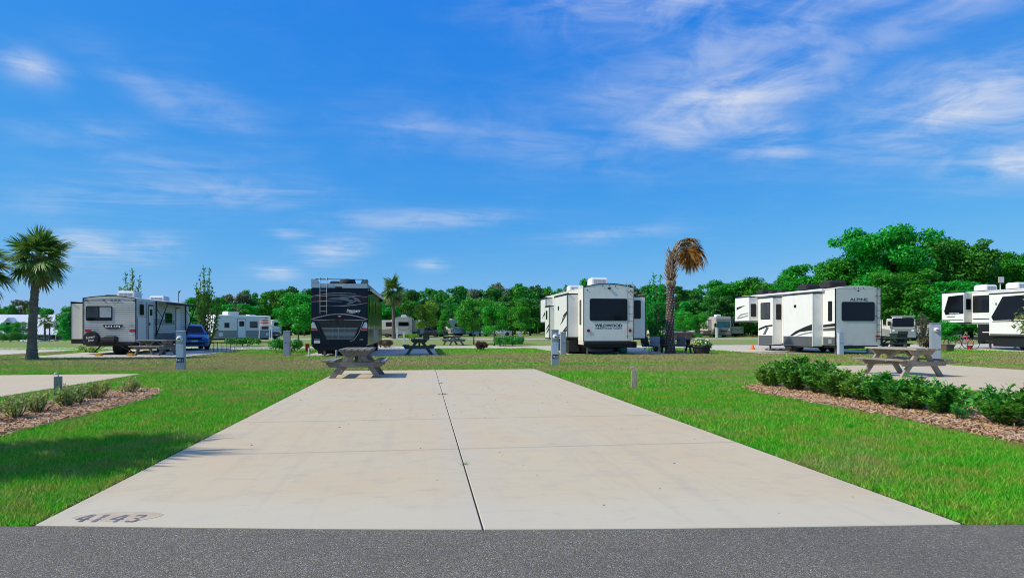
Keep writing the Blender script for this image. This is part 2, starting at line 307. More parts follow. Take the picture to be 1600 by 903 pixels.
# ------------------------------------------------------------------ geometry helpers
def link_mesh(name, me, mat, parent=None):
    o = bpy.data.objects.new(name, me); C.objects.link(o)
    if mat and not me.materials: me.materials.append(mt(mat))
    if parent: o.parent = parent
    return o
def tag(o, label=None, cat=None, group=None, kind=None):
    if label: o['label'] = label
    if cat: o['category'] = cat
    if group: o['group'] = group
    if kind: o['kind'] = kind
    return o
def thing(name, label, cat, loc=(0, 0, 0), rz=0, group=None):
    o = bpy.data.objects.new(name, None); C.objects.link(o); o.location = loc; o.rotation_euler = (0, 0, rz)
    o.empty_display_size = .3
    return tag(o, label, cat, group)
def copy_tree(o, parent=None):
    c = o.copy(); C.objects.link(c); c.parent = parent
    for ch in KIDS.get(o.name, [x for x in bpy.data.objects if x.parent == o]): copy_tree(ch, c)
    return c
KIDS = {}
def rrect(a0, a1, b0, b1, r=.06, n=3):
    pts = []
    for (ca, cb, s) in ((a1 - r, b0 + r, -90), (a1 - r, b1 - r, 0), (a0 + r, b1 - r, 90), (a0 + r, b0 + r, 180)):
        for k in range(n + 1):
            t = R(s + 90 * k / n); pts.append((ca + r * math.cos(t), cb + r * math.sin(t)))
    return pts
def ell(ca, cb, ra, rb, n=16): return [(ca + ra * math.cos(2 * math.pi * k / n), cb + rb * math.sin(2 * math.pi * k / n)) for k in range(n)]
class MB:
    def __init__(s): s.v = []; s.f = []
    def add(s, vs, fs):
        b = len(s.v); s.v += [tuple(x) for x in vs]; s.f += [tuple(i + b for i in f) for f in fs]; return s
    def bx(s, x0, x1, y0, y1, z0, z1, M=None):
        vs = [Vector((x, y, z)) for z in (z0, z1) for y in (y0, y1) for x in (x0, x1)]
        if M is not None: vs = [M @ v for v in vs]
        return s.add(vs, [(0, 2, 3, 1), (4, 5, 7, 6), (0, 1, 5, 4), (2, 6, 7, 3), (0, 4, 6, 2), (1, 3, 7, 5)])
    def prism(s, poly, o, u, v, n, t):
        o, u, v, n = map(Vector, (o, u, v, n)); k = len(poly)
        a = [o + u * p[0] + v * p[1] for p in poly]; b = [x + n * t for x in a]
        return s.add(a + b, [tuple(range(k))[::-1], tuple(range(k, 2 * k))] + [(i, (i + 1) % k, (i + 1) % k + k, i + k) for i in range(k)])
    def side(s, sd, poly, w, t=.02):
        """flat piece on a vehicle face: rear (x,z) at y=w, left/right (y,z) at x=w, top (x,y) at z=w, standing t proud"""
        o, u, v, n = {'rear': ((0, w, 0), (1, 0, 0), (0, 0, 1), (0, -1, 0)), 'front': ((0, w, 0), (1, 0, 0), (0, 0, 1), (0, 1, 0)),
                      'left': ((w, 0, 0), (0, 1, 0), (0, 0, 1), (-1, 0, 0)), 'right': ((w, 0, 0), (0, 1, 0), (0, 0, 1), (1, 0, 0)),
                      'top': ((0, 0, w), (1, 0, 0), (0, 1, 0), (0, 0, 1))}[sd]
        return s.prism(poly, o, u, v, n, t)
    def tube(s, pts, r, n=8, cap=True):
        pts = [Vector(p) for p in pts]; rs = r if isinstance(r, (list, tuple)) else [r] * len(pts); vs = []; fs = []
        for i, p in enumerate(pts):
            d = (pts[min(i + 1, len(pts) - 1)] - pts[max(i - 1, 0)]).normalized()
            a = d.orthogonal().normalized() if i == 0 else (pa - d * pa.dot(d)).normalized()
            pa = a; b = d.cross(a)
            for k in range(n):
                t = 2 * math.pi * k / n; vs.append(p + (a * math.cos(t) + b * math.sin(t)) * rs[i])
        for i in range(len(pts) - 1):
            for k in range(n): fs.append((i * n + k, i * n + (k + 1) % n, (i + 1) * n + (k + 1) % n, (i + 1) * n + k))
        if cap: fs += [tuple(range(n))[::-1], tuple(range((len(pts) - 1) * n, len(pts) * n))]
        return s.add(vs, fs)
    def lathe(s, prof, n=16, M=None):
        vs = []; fs = []; m = len(prof)
        for k in range(n):
            t = 2 * math.pi * k / n
            for r, z in prof:
                v = Vector((r * math.cos(t), r * math.sin(t), z)); vs.append(M @ v if M is not None else v)
        for k in range(n):
            for j in range(m - 1): fs.append((k * m + j, ((k + 1) % n) * m + j, ((k + 1) % n) * m + j + 1, k * m + j + 1))
        fs.append(tuple(k * m for k in range(n))[::-1]); fs.append(tuple(k * m + m - 1 for k in range(n)))
        return s.add(vs, fs)
    def loft(s, loops):
        n = len(loops[0]); vs = [p for l in loops for p in l]; fs = []
        for i in range(len(loops) - 1):
            for k in range(n): fs.append((i * n + k, i * n + (k + 1) % n, (i + 1) * n + (k + 1) % n, (i + 1) * n + k))
        fs += [tuple(range(n))[::-1], tuple(range((len(loops) - 1) * n, len(loops) * n))]
        return s.add(vs, fs)
    def mesh(s, name, bevel=0, smooth=False, seg=2):
        me = bpy.data.meshes.new(name); me.from_pydata(s.v, [], s.f)
        bm = bmesh.new(); bm.from_mesh(me)
        bmesh.ops.recalc_face_normals(bm, faces=bm.faces)
        if bevel:
            es = [e for e in bm.edges if len(e.link_faces) == 2 and e.calc_face_angle(0) > R(35)]
            bmesh.ops.bevel(bm, geom=es, offset=bevel, segments=seg, affect='EDGES', clamp_overlap=True)
        bm.to_mesh(me); bm.free()
        if smooth:
            for p in me.polygons: p.use_smooth = True
        return me
    def build(s, name, mat, parent=None, bevel=0, smooth=False, seg=2):
        return link_mesh(name, s.mesh(name, bevel, smooth, seg), mat, parent)
def arr_mesh(name, verts, faces):
    me = bpy.data.meshes.new(name); verts = np.asarray(verts, np.float32); faces = np.asarray(faces, np.int32); k = faces.shape[1]
    me.vertices.add(len(verts)); me.vertices.foreach_set('co', verts.ravel())
    me.loops.add(faces.size); me.loops.foreach_set('vertex_index', faces.ravel())
    me.polygons.add(len(faces)); me.polygons.foreach_set('loop_start', np.arange(0, faces.size, k, dtype=np.int32))
    me.polygons.foreach_set('loop_total', np.full(len(faces), k, np.int32)); me.update(calc_edges=True); return me
def lettering(s, size, mat, parent, loc, rot, width=None, bold=0, shear=0, name='lettering', extrude=.002, align='CENTER'):
    cu = bpy.data.curves.new('t', 'FONT'); cu.body = s; cu.size = 1; cu.align_x = align; cu.offset = bold; cu.shear = shear; cu.extrude = 0; cu.resolution_u = 3
    o = bpy.data.objects.new('t', cu); C.objects.link(o); dg = bpy.context.evaluated_depsgraph_get()
    me = bpy.data.meshes.new_from_object(o.evaluated_get(dg)); bpy.data.objects.remove(o); bpy.data.curves.remove(cu)
    co = np.empty(len(me.vertices) * 3, np.float32); me.vertices.foreach_get('co', co); co = co.reshape(-1, 3)
    h = co[:, 1].max() - co[:, 1].min(); w = co[:, 0].max() - co[:, 0].min(); sx = sy = size / h
    if width: sx = width / w
    co[:, 0] *= sx; co[:, 1] *= sy; me.vertices.foreach_set('co', co.ravel()); me.update()
    bm = bmesh.new(); bm.from_mesh(me)
    ex = bmesh.ops.extrude_face_region(bm, geom=bm.faces[:]); bmesh.ops.translate(bm, verts=[g for g in ex['geom'] if isinstance(g, bmesh.types.BMVert)], vec=(0, 0, extrude))
    bmesh.ops.recalc_face_normals(bm, faces=bm.faces); bm.to_mesh(me); bm.free(); me.materials.clear(); me.name = name
    ob = link_mesh(name, me, mat, parent); ob.location = loc; ob.rotation_euler = rot; return ob
REAR = (R(90), 0, 0); LEFT = (R(90), 0, R(-90)); RIGHT = (R(90), 0, R(90))
def inpoly(x, y, poly):
    c = np.zeros(x.shape, bool); n = len(poly)
    for i in range(n):
        (x1, y1), (x2, y2) = poly[i], poly[(i + 1) % n]
        if y1 == y2: continue
        c ^= ((y1 > y) != (y2 > y)) & (x < (x2 - x1) * (y - y1) / (y2 - y1) + x1)
    return c

# ------------------------------------------------------------------ the setting: lawn, road, pads, beds
def sheet(name, poly, z, mat, t=.02):
    m = MB(); m.prism(poly, (0, 0, z - t), (1, 0, 0), (0, 1, 0), (0, 0, 1), t); return m.build(name, mat)
def ground():
    xs = np.unique(np.concatenate([np.linspace(-700, -140, 9), np.linspace(-140, 60, 68), np.linspace(60, 700, 12)]))
    ys = np.unique(np.concatenate([np.linspace(-60, 50, 8), np.linspace(50, 220, 50), np.linspace(220, 900, 10)]))
    X, Y = np.meshgrid(xs, ys); Z = np.vectorize(terrain)(X, Y); n, m = X.shape
    i = np.arange(n * m).reshape(n, m)
    f = np.stack([i[:-1, :-1], i[:-1, 1:], i[1:, 1:], i[1:, :-1]], -1).reshape(-1, 4)
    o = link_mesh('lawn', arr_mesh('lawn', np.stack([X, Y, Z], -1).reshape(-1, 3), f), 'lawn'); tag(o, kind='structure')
    for p in o.data.polygons: p.use_smooth = True
ground()
XL, XR, XJ, YB = -2.70, 3.77, .41, 21.0
def yfront(x): return 4.83 + (x - XL) / (XR - XL) * (3.94 - 4.83) - .10 * math.sin(math.pi * (x - XL) / (XR - XL))
# asphalt road: runs square to the view, its far edge at the pad's apron
RF0, RF1 = G(-900, 829.0), G(2500, 818.0)
ROAD = [(RF0.x - 40, RF0.y + 6)] if False else []
road_edge = [(-30, yfront(XL) + (XL + 30) * .137)] + [(x, yfront(x)) for x in np.linspace(XL, XR, 9)] + [(34, yfront(XR) - (34 - XR) * .137)]
road_poly = road_edge + [(34, -14), (-30, -6)]
tag(sheet('road', road_poly, .012, 'asphalt', .01), kind='structure')
# concrete pad in slabs with sawn joints
def slab_mesh(name, poly, top, t=.12, bev=.006):
    m = MB(); m.prism(poly, (0, 0, top - t), (1, 0, 0), (0, 1, 0), (0, 0, 1), t); return m.mesh(name, bev, False, 1)
tag(sheet('soil_strip', [(XL - .06, yfront(XL) + .0), (XL - .06, YB + .06), (XR + .06, YB + .06), (XR + .06, yfront(XR))], .006, 'soil', .005), kind='structure')
pad = thing('concrete_pad', None, None); pad['kind'] = 'structure'
JY = [None, 7.2, 9.62, YB]
tr = lambda x, y: y - (x - XJ) * .012
for (xa, xb) in ((XL, XJ - .0055), (XJ + .0055, XR)):
    for k in range(3):
        g = .0065
        lo = [(x, yfront(x) + .006) for x in np.linspace(xa, xb, 6)] if k == 0 else [(xa, tr(xa, JY[k]) + g), (xb, tr(xb, JY[k]) + g)]
        hi = [(xb, tr(xb, JY[k + 1]) - g), (xa, tr(xa, JY[k + 1]) - g)] if k < 2 else [(xb, YB), (xa, YB)]
        link_mesh('slab', slab_mesh('slab', lo + hi, .022), 'concrete', pad)
m = MB(); m.bx(XJ - .0065, XJ + .0065, yfront(XJ) + .01, YB - .01, -.05, .012)
for j in JY[1:3]: m.bx(XL + .01, XR - .01, j - .03, j + .03, -.06, .008)
m.build('joint_filler', 'joint', pad)
# painted bay number in stencil digits, and the stain it stands on
DIG = {'4': [[(0, .28), (.62, .28), (.62, .42), (0, .42)], [(0, .46), (.16, .46), (.44, 1), (.26, 1)], [(.36, 0), (.54, 0), (.54, .24), (.36, .24)], [(.36, .46), (.54, .46), (.54, .94), (.36, .70)]],
       '1': [[(.2, 0), (.4, 0), (.4, .46), (.2, .46)], [(.2, .52), (.4, .52), (.4, 1), (.25, 1), (.1, .85), (.2, .82)]],
       '3': [[(.02, .18), (.06, .06), (.16, 0), (.26, 0), (.26, .14), (.2, .14), (.16, .2)], [(.32, 0), (.44, 0), (.56, .1), (.58, .3), (.5, .44), (.4, .48), (.4, .16), (.32, .14)], [(.2, .45), (.34, .45), (.34, .58), (.2, .58)],
             [(.02, .82), (.06, .94), (.16, 1), (.26, 1), (.26, .86), (.2, .86), (.16, .8)], [(.32, 1), (.44, 1), (.56, .9), (.57, .72), (.5, .58), (.4, .54), (.4, .84), (.32, .86)]]}
p0, p1 = G(109, 820), G(218, 820.5); ux = (p1 - p0); wd = ux.length; ux.normalize(); uy = Vector((-ux.y, ux.x, 0))
st = sheet('stain_patch', [tuple((p0 + ux * (wd * .5 + wd * .62 * math.cos(t) + .03 * math.sin(3 * t)) + uy * (.13 + .115 * math.sin(t) + .02 * math.sin(2 * t)))[:2]) for t in np.linspace(0, 2 * math.pi, 29)[:-1]], .0236, 'stain', .001)
st.parent = pad
num = MB()
for k, (ch, off) in enumerate(zip('4143', (0, .235, .50, .755))):
    for q in DIG[ch]: num.prism([(a * .30 * wd + off * wd, b * .175) for a, b in q], (p0.x, p0.y, .0245), ux, uy, (0, 0, 1), .0008)
num.build('painted_number', 'stencil', pad)
# neighbours' pads
LP = [(-14.9, 5.6), (-8.45, 4.9), (-8.45, 20.45), (-14.9, 20.45)]
RP = [(12.2, 2.4), (19.7, 1.6), (19.7, 21.4), (12.2, 21.4)]
for p in (LP, RP):
    o = link_mesh('neighbour_pad', slab_mesh('neighbour_pad', p, .022), 'concrete'); tag(o, kind='structure')
# lane behind the second row and the pads the caravans stand on
LANE = [(-120, 45.0), (-40, 44), (60, 43), (120, 42.5), (120, 49.5), (60, 49), (-40, 49.5), (-120, 50)]
tag(sheet('lane', LANE, .016, 'far_concrete'), kind='structure')
FPADS = [(-19.2, -11.5), (-6.0, .75), (7.7, 14.8), (18.6, 27.5), (35.5, 46.0), (-36, -21.8)]
for a, b in FPADS:
    tag(sheet('caravan_pad', [(a, 32.8), (b, 32.3), (b, 44.0), (a, 44.2)], .014, 'far_concrete'), kind='structure')
LANE2 = [(-120, 84), (120, 78), (120, 84), (-120, 90)]
tag(sheet('far_lane', [(-24, 81), (120, 74), (120, 79), (-24, 86)], .012, 'far_concrete'), kind='structure')
BED_R = [(7.15, 3.6), (7.1, 6.5), (7.25, 9.5), (7.15, 12.6), (7.5, 13.9), (8.3, 14.5), (9.2, 13.9), (9.35, 11), (9.2, 3.6)]
BED_L = [(-5.45, 6.2), (-5.4, 9.0), (-5.3, 11.5), (-5.38, 13.4), (-5.75, 14.9), (-6.4, 15.35), (-6.9, 14.4), (-7.05, 11), (-7.0, 6.2)]
def wobble(poly):
    out = []
    for i in range(len(poly)):
        a, b = Vector(poly[i]), Vector(poly[(i + 1) % len(poly)])
        for k in range(6): p = a.lerp(b, k / 6); out.append((p.x + rnd.uniform(-.05, .05), p.y + rnd.uniform(-.05, .05)))
    return out
BED_R, BED_L = wobble(BED_R), wobble(BED_L)
for p in (BED_R, BED_L): tag(sheet('mulch_bed', p, .012, 'mulch_ground', .01), kind='structure')
def mulch(poly, n, lab):
    g = np.random.default_rng(5); x = np.array([p[0] for p in poly]); y = np.array([p[1] for p in poly])
    P = np.stack([g.uniform(x.min() - .1, x.max() + .1, n), g.uniform(y.min(), y.max(), n)], 1)
    j = g.normal(0, .06, P.shape); P = P[inpoly(P[:, 0] + j[:, 0], P[:, 1] + j[:, 1], poly)]; n = len(P)
    a = g.uniform(0, math.pi, n); L = g.uniform(.018, .055, n); W = g.uniform(.005, .011, n); tl = g.normal(0, .35, n); z = .014 + g.uniform(0, .035, n)
    d = np.stack([np.cos(a) * np.cos(tl), np.sin(a) * np.cos(tl), np.sin(tl)], 1); e = np.stack([-np.sin(a), np.cos(a), g.normal(0, .4, n)], 1)
    c = np.concatenate([P, z[:, None] + .012], 1); up = np.array([0, 0, .006])
    v = np.stack([c - d * L[:, None] - e * W[:, None], c + d * L[:, None] - e * W[:, None] * .6, c + d * L[:, None] + e * W[:, None] * .7, c - d * L[:, None] + e * W[:, None], c + up + d * 0], 1)
    i = np.arange(n)[:, None] * 5
    f = np.concatenate([i + np.array([[0, 1, 4]]), i + np.array([[1, 2, 4]]), i + np.array([[2, 3, 4]]), i + np.array([[3, 0, 4]])])
    o = link_mesh('mulch_chips', arr_mesh('mulch_chips', v.reshape(-1, 3), f), 'chips'); tag(o, lab, 'mulch', kind='stuff')
mulch(BED_R, 23000, 'brown wood chip mulch under the dark green hedge'); mulch(BED_L, 16000, 'brown wood chip mulch under the low pale shrubs')
# grass blades
def grass():
    g = np.random.default_rng(3); V = []; 
    main = [(XL - .018, yfront(XL) - .2), (XL - .018, YB + .02), (XR + .018, YB + .02), (XR + .018, yfront(XR) - .2)]
    excl = [main, LP, RP, BED_R, BED_L] + [[(a, 32.8), (b, 32.3), (b, 44), (a, 44.2)] for a, b in FPADS]
    for d0, d1, dens, h, w in ((3.6, 8.5, 3600, .055, .0045), (8.5, 14, 1700, .055, .006), (14, 24, 520, .06, .010), (24, 36, 170, .065, .017), (36, 44, 60, .07, .026)):
        half = (d0 + d1) / 2 * .83 + 2.2; n = int(dens * 2 * (d1 * .83 + 2.2) * (d1 - d0))
        D = g.uniform(d0, d1, n); lat = g.uniform(-1, 1, n) * (d1 * .83 + 2.2)
        k = np.abs(lat) < D * .83 + 2.0; D, lat = D[k], lat[k]
        x = lat * CA + D * SA; y = D * CA - lat * SA
        yf = np.where(x < XL, 4.83 + (x - XL) * -.137, 3.94 - (x - XR) * .137)
        ok = y > yf + .01 + .03 * g.random(len(x))
        for p in excl: ok &= ~inpoly(x, y, p)
        x, y = x[ok], y[ok]; n = len(x)
        a = g.uniform(0, 2 * math.pi, n); hh = h * g.uniform(.45, 1.15, n); ln = hh * g.uniform(.2, 1.1, n); b = g.uniform(0, 2 * math.pi, n); ww = w * g.uniform(.7, 1.3, n)
        z = np.zeros(n)
        A = np.stack([x - np.cos(a) * ww, y - np.sin(a) * ww, z], 1); B = np.stack([x + np.cos(a) * ww, y + np.sin(a) * ww, z], 1)
        T = np.stack([x + np.cos(b) * ln, y + np.sin(b) * ln, hh], 1)
        V.append(np.stack([A, B, T], 1).reshape(-1, 3))
    V = np.concatenate(V); o = link_mesh('lawn_grass', arr_mesh('lawn_grass', V, np.arange(len(V)).reshape(-1, 3)), 'blade')
    tag(o, 'short bright green lawn grass with straw coloured patches', 'grass', kind='stuff'); print('blades', len(V) // 3)
grass()
def litter():
    # bits of leaf and grit lying on the pads
    g = np.random.default_rng(17); V = []
    for k in range(110):
        x, y = g.uniform(XL + .1, XR - .1), 4.6 + 16 * g.random() ** .8
        if y < yfront(x) + .05: continue
        a = g.uniform(0, 6.28); s = g.uniform(.006, .02); d = np.array([math.cos(a), math.sin(a), 0]); e = np.array([-d[1], d[0], 0]); c = np.array([x, y, .0245])
        V += [c - d * s, c + e * s * .5 + [0, 0, s * .5], c + d * s, c - e * s * .5 + [0, 0, s * .15]]
    tag(link_mesh('leaf_litter', quads('leaf_litter', np.array(V)), 'soil'), 'tiny dark bits of leaf and grit on the empty concrete pad', 'litter', kind='stuff')
    # tufts growing out of the long joint
    for i, (yy, n, w) in enumerate(((13.15, 34, .16), (15.8, 16, .10), (6.35, 12, .03))):
        T = []
        for k in range(n):
            x, y = XJ + g.normal(0, .5) * w, yy + g.normal(0, .02); a = g.uniform(0, 6.28); h = g.uniform(.02, .05); b = .004
            T += [(x - b * math.cos(a), y - b * math.sin(a), .022), (x + b * math.cos(a), y + b * math.sin(a), .022), (x + g.normal(0, .03), y + g.normal(0, .03), .022 + h)]
        o = link_mesh('weed_tuft', arr_mesh('weed_tuft', T, np.arange(len(T)).reshape(-1, 3)), ('soil', 'soil', 'clipped_leaf')[i]); tag(o, ('dark weed tuft in the long joint, halfway down the pad', 'dark weed tuft in the long joint near the far end', 'green weed tuft in the long joint nearest the road')[i], 'weed', kind='stuff')
def quads(name, v): return arr_mesh(name, v, np.arange(len(v)).reshape(-1, 4))
litter()

# ------------------------------------------------------------------ plants
def unit(g, n): v = g.normal(size=(n, 3)); return v / np.linalg.norm(v, axis=1)[:, None]
def leaf_cloud(g, clumps, n, size, up=.25, shell=.45, aspect=.55, squash=1):
    """n leaf quads spread through ellipsoid clumps (x,y,z,rx,ry,rz), thicker towards each clump's skin"""
    c = np.array(clumps, float); w = (c[:, 3] * c[:, 4] * c[:, 5]) ** .67; k = g.choice(len(c), n, p=w / w.sum())
    u = unit(g, n); r = 1 - (1 - shell) * g.random(n) ** 1.6; r *= g.uniform(.8, 1.12, n)
    p = c[k, :3] + u * c[k, 3:] * r[:, None]
    nr = u * 1.0 + unit(g, n) * .9; nr[:, 2] += up; nr /= np.linalg.norm(nr, axis=1)[:, None]
    t = np.cross(nr, unit(g, n)); t /= np.linalg.norm(t, axis=1)[:, None] + 1e-9; b = np.cross(nr, t)
    s = size * g.uniform(.6, 1.3, n)[:, None]
    v = np.stack([p - t * s, p + b * s * aspect - nr * s * .12, p + t * s, p - b * s * aspect - nr * s * .12], 1)
    return v.reshape(-1, 3)
def quads(name, v): return arr_mesh(name, v, np.arange(len(v)).reshape(-1, 4))
def make_tree_meshes(seed, H, W, base, leaves, leaf, nclump, trunk_r, form='round', cr=.2, gap=.0, up=.3):
    g = np.random.default_rng(seed); cl = []; Hc = H - base
    for i in range(nclump):
        f = (i + .5) / nclump; z = base + Hc * (.10 + .84 * g.random() ** (.85))
        f = (z - base) / Hc
        prof = {'round': math.sqrt(max(.05, 1 - (2 * f - .85) ** 2 / 1.35)), 'cone': max(.14, 1.0 - f * .86), 'oval': math.sqrt(max(.04, 1 - (2 * f - 1) ** 2)) * .95, 'flat': (.55 + .45 * f) if f < .8 else .8, 'wild': .55 + .45 * g.random()}[form]
        a = g.uniform(0, 2 * math.pi); rr = W / 2 * prof * math.sqrt(g.uniform(.12, 1)) * .86; s = W * cr * g.uniform(.55, 1.25) * (.75 + .35 * prof)
        cl.append((rr * math.cos(a), rr * math.sin(a), min(z, H - s * .4), s, s, s * g.uniform(.6, .9)))
    crown = quads('crown', leaf_cloud(g, cl, leaves, leaf, up))
    m = MB(); top = base + Hc * .72; k = 7
    sw = [(g.normal(0, .02) * H * (i / k), g.normal(0, .02) * H * (i / k), top * i / k) for i in range(k + 1)]
    m.tube(sw, [trunk_r * (1.25 if i == 0 else 1 - .8 * i / k) for i in range(k + 1)], 7)
    for c in cl[::max(1, nclump // 9)]:
        z0 = min(max(base * .8, c[2] * .55), top * .95); i = z0 / top * k; a = Vector(sw[min(int(i), k)]); a.z = z0
        b = Vector(c[:3]); mid = a.lerp(b, .5) + Vector((0, 0, -.06 * H * g.random())); m.tube([a, mid, b], [trunk_r * .45, trunk_r * .28, trunk_r * .1], 5)
    return m.mesh('trunk', 0, True), crown
TREES = {}
def plant(name, label, cat, loc, meshes, mats, scale=(1, 1, 1), rz=None, group=None, parts=('trunk', 'crown')):
    r = thing(name, label, cat, loc, rnd.uniform(0, 6.28) if rz is None else rz, group); r.scale = scale
    for nm, me, ma in zip(parts, meshes, mats):
        o = bpy.data.objects.new(nm, me); C.objects.link(o); o.parent = r
        if not me.materials: me.materials.append(mt(ma))
        o.material_slots[0].link = 'OBJECT'; o.material_slots[0].material = mt(ma)
    return r
# ------------------------------------------------------------------ picnic tables
def picnic_table(mat):
    r = thing('picnic_table', 'x', 'picnic table')
    L = 1.85
    for k in range(5):                                              # tabletop planks
        x = -.345 + k * .1725; m = MB(); e = (.0, .012, -.008, .01, -.004)[k]
        m.bx(x - .081, x + .081, e, L + e, .735, .79); m.build('tabletop_plank', mat, r, .012)
    for s in (-1, 1):
        for k in range(2):
            x = s * (.60 + k * .16); m = MB(); m.bx(x - .076, x + .076, .0 + k * .01, L - k * .008, .435, .485); m.build('seat_plank', mat, r, .012)
    for y in (.20, L - .30):
        m = MB(); m.prism([(-.43, .733), (-.30, .60), (.30, .60), (.43, .733)], (0, y, 0), (1, 0, 0), (0, 0, 1), (0, 1, 0), .085); m.build('top_cleat', mat, r, .008)
        m = MB(); m.prism([(-.78, .433), (-.70, .30), (.70, .30), (.78, .433)], (0, y - .052, 0), (1, 0, 0), (0, 0, 1), (0, 1, 0), .05); m.build('seat_beam', mat, r, .008)
        for s in (-1, 1):
            m = MB(); m.prism([(s * .26, .598), (s * .10, .598), (s * .54, 0.0), (s * .71, 0.0)], (0, y + .002, 0), (1, 0, 0), (0, 0, 1), (0, 1, 0), .08); m.build('leg', mat, r, .006)
    m = MB(); m.prism([(.30, .42), (.36, .36), (.86, .70), (.80, .72)], (-.045, 0, 0), (0, 1, 0), (0, 0, 1), (1, 0, 0), .09); m.build('brace', mat, r)
    m = MB(); m.prism([(L - .32, .42), (L - .38, .36), (L - .88, .70), (L - .82, .72)], (-.045, 0, 0), (0, 1, 0), (0, 0, 1), (1, 0, 0), .09); m.build('brace', mat, r)
    return r
TB = {}
def put_table(mat, loc, label, rz=0, s=1, z=0):
    if mat not in TB: o = TB[mat] = picnic_table(mat); KIDS[o.name] = [x for x in bpy.data.objects if x.parent == o]
    else: o = copy_tree(TB[mat])
    o.location = (loc.x, loc.y, z); o.rotation_euler = (0, 0, rz); o.scale = (s, s, s); o['label'] = label; o['group'] = 'picnic tables on the camping pads'
put_table('timber', at(554, 17.2), 'weathered grey picnic table on the far left corner of the empty concrete pad', 0, 1.02, .022)
put_table('warm_timber', at(1452, 17.6), 'weathered picnic table behind the dark green hedge on the right', R(4), 1.03, .022)
put_table('shaded_timber', at(655, 32.4), 'dark picnic table on the grass to the right of the black motorhome', 0, 1.04, .016)
put_table('timber', at(715, 51.5), 'small grey picnic table far off beside the pale lane, left of the round green tree', R(20), 1.0, .016)
put_table('shaded_timber', at(1082, 35.3), 'dark picnic table in shade right of the dead palm', R(80), 1.0, .016)
put_table('timber', at(268, 32.5), 'grey picnic table behind the numbered grey pedestal, beside the ribbed trailer', R(72), 1.0, .016)
put_table('shaded_timber', at(1413, 38.5), 'dark picnic table between the two right hand caravans, seen past the ladder', R(85), 1.0, .016)

# ------------------------------------------------------------------ hookup pedestals, water posts
def pedestal(label, loc, w=.25, h=1.33, face=None, rz=0, meter=True, mat='galvanised', z=0):
    r = thing('hookup_pedestal', label, 'pedestal', (loc.x, loc.y, z), rz, 'electric hookup pedestals')
    m = MB(); m.bx(-w / 2, w / 2, 0, w * .8, 0, h - .02); m.build('post', mat, r, .006)
    m = MB(); m.prism([(-.015, h - .02), (w * .8 + .01, h - .02), (w * .8 + .01, h + .015), (-.015, h + .0)], (-w / 2 - .012, 0, 0), (0, 1, 0), (0, 0, 1), (1, 0, 0), w + .024); m.build('cap', mat, r, .004)
    if face:
        m = MB(); m.side('rear', rrect(-w / 2 + .012, w / 2 - .012, .42, .86, .01), -.0, .022); d = m.build('cover_door', 'galvanised_light', r, .004)
        m = MB(); m.side('rear', rrect(-.02, .02, .82, .845, .005), -.022, .012); m.build('latch', 'plastic_white', d)
        m = MB(); m.side('rear', rrect(-w / 2 + .004, w / 2 - .004, .265, .412, .004), 0, .006); d = m.build('number_plate', 'letter_black', r)
        lettering(face, .10, 'letter_white', d, (0, -.006, .287), REAR, w * .86, .01)
    if meter:
        M = Matrix.Translation((0, 0, h - .26)) @ Matrix.Rotation(R(90), 4, 'X')
        m = MB(); m.lathe([(.10, 0), (.10, .03), (.085, .04), (.085, .09), (.07, .115), (.03, .125)], 18, M); d = m.build('meter', 'lens', r, 0, True)
        m = MB(); m.bx(-.04, .04, -.132, -.122, h - .285, h - .25); m.build('dial', 'letter_black', d)
    if not face and not meter:
        m = MB(); m.bx(-w / 2 - .006, w / 2 + .006, -.012, .0, h * .55, h - .04); m.build('back_panel', mat, r, .004)
    return r
pedestal('grey pedestal with round meter and number plate on the lawn left of the empty pad', at(281, 21.1), .26, 1.31, '3411', R(4))
pedestal('grey pedestal with meter and number plate at the far right corner of the empty pad', at(867.5, 23.7), .265, 1.345, '3420', R(-2))
pedestal('plain grey pedestal in front of the round clipped bush, left of the black motorhome', at(447.5, 32.0), .32, 1.25, None, 0, False)
pedestal('plain grey pedestal in front of the cream caravan, just right of the numbered one', at(880.5, 33.0), .27, 1.20, None, 0, False)
pedestal('plain grey pedestal behind the left corner of the white caravan with a black roof cooler', at(1315, 33.2), .26, 1.17, None, 0, False, 'galvanised_light')
pedestal('tall grey pedestal with meter behind the right hand picnic table', at(1463, 25.0), .34, 1.60, None, R(-25), True)
for (px, d, h, w, mat, lab) in ((525.5, 29.5, .32, .09, 'galvanised', 'short grey pipe standing behind the black motorhome'), (482.5, 31.2, .36, .07, 'plastic_white', 'short white pipe at the left rear corner of the black motorhome'),
                           (631, 56, 1.05, .16, 'plastic_white', 'white pedestal far behind the dark picnic table'), (620.5, 75, 1.5, .24, 'plastic_white', 'tall white pedestal beside the small palm'), (785.5, 55, 1.2, .2, 'plastic_white', 'white pedestal at the left end of the clipped hedge'),
                           (812.5, 56, 1.0, .28, 'plastic_white', 'wide white pedestal at the right end of the clipped hedge'), (1120, 96, 1.5, .3, 'plastic_white', 'white pedestal in front of the beige motorhome')):
    p = on(at(px, d)); r = thing('standpipe', lab, 'pipe' if h < .5 else 'pedestal', p, 0)
    m = MB()
    if h < .5: m.tube([(0, 0, 0), (0, 0, h)], w / 2, 10); m.build('pipe', mat, r); m = MB(); m.lathe([(w * .62, h), (w * .62, h + .04), (w * .3, h + .06)], 10); m.build('cap', mat, r)
    else: m.bx(-w / 2, w / 2, -w / 2, w / 2, 0, h); m.build('post', mat, r, .01); m = MB(); m.bx(-w * .58, w * .58, -w * .58, w * .58, h, h + .04); m.build('cap', mat, r)
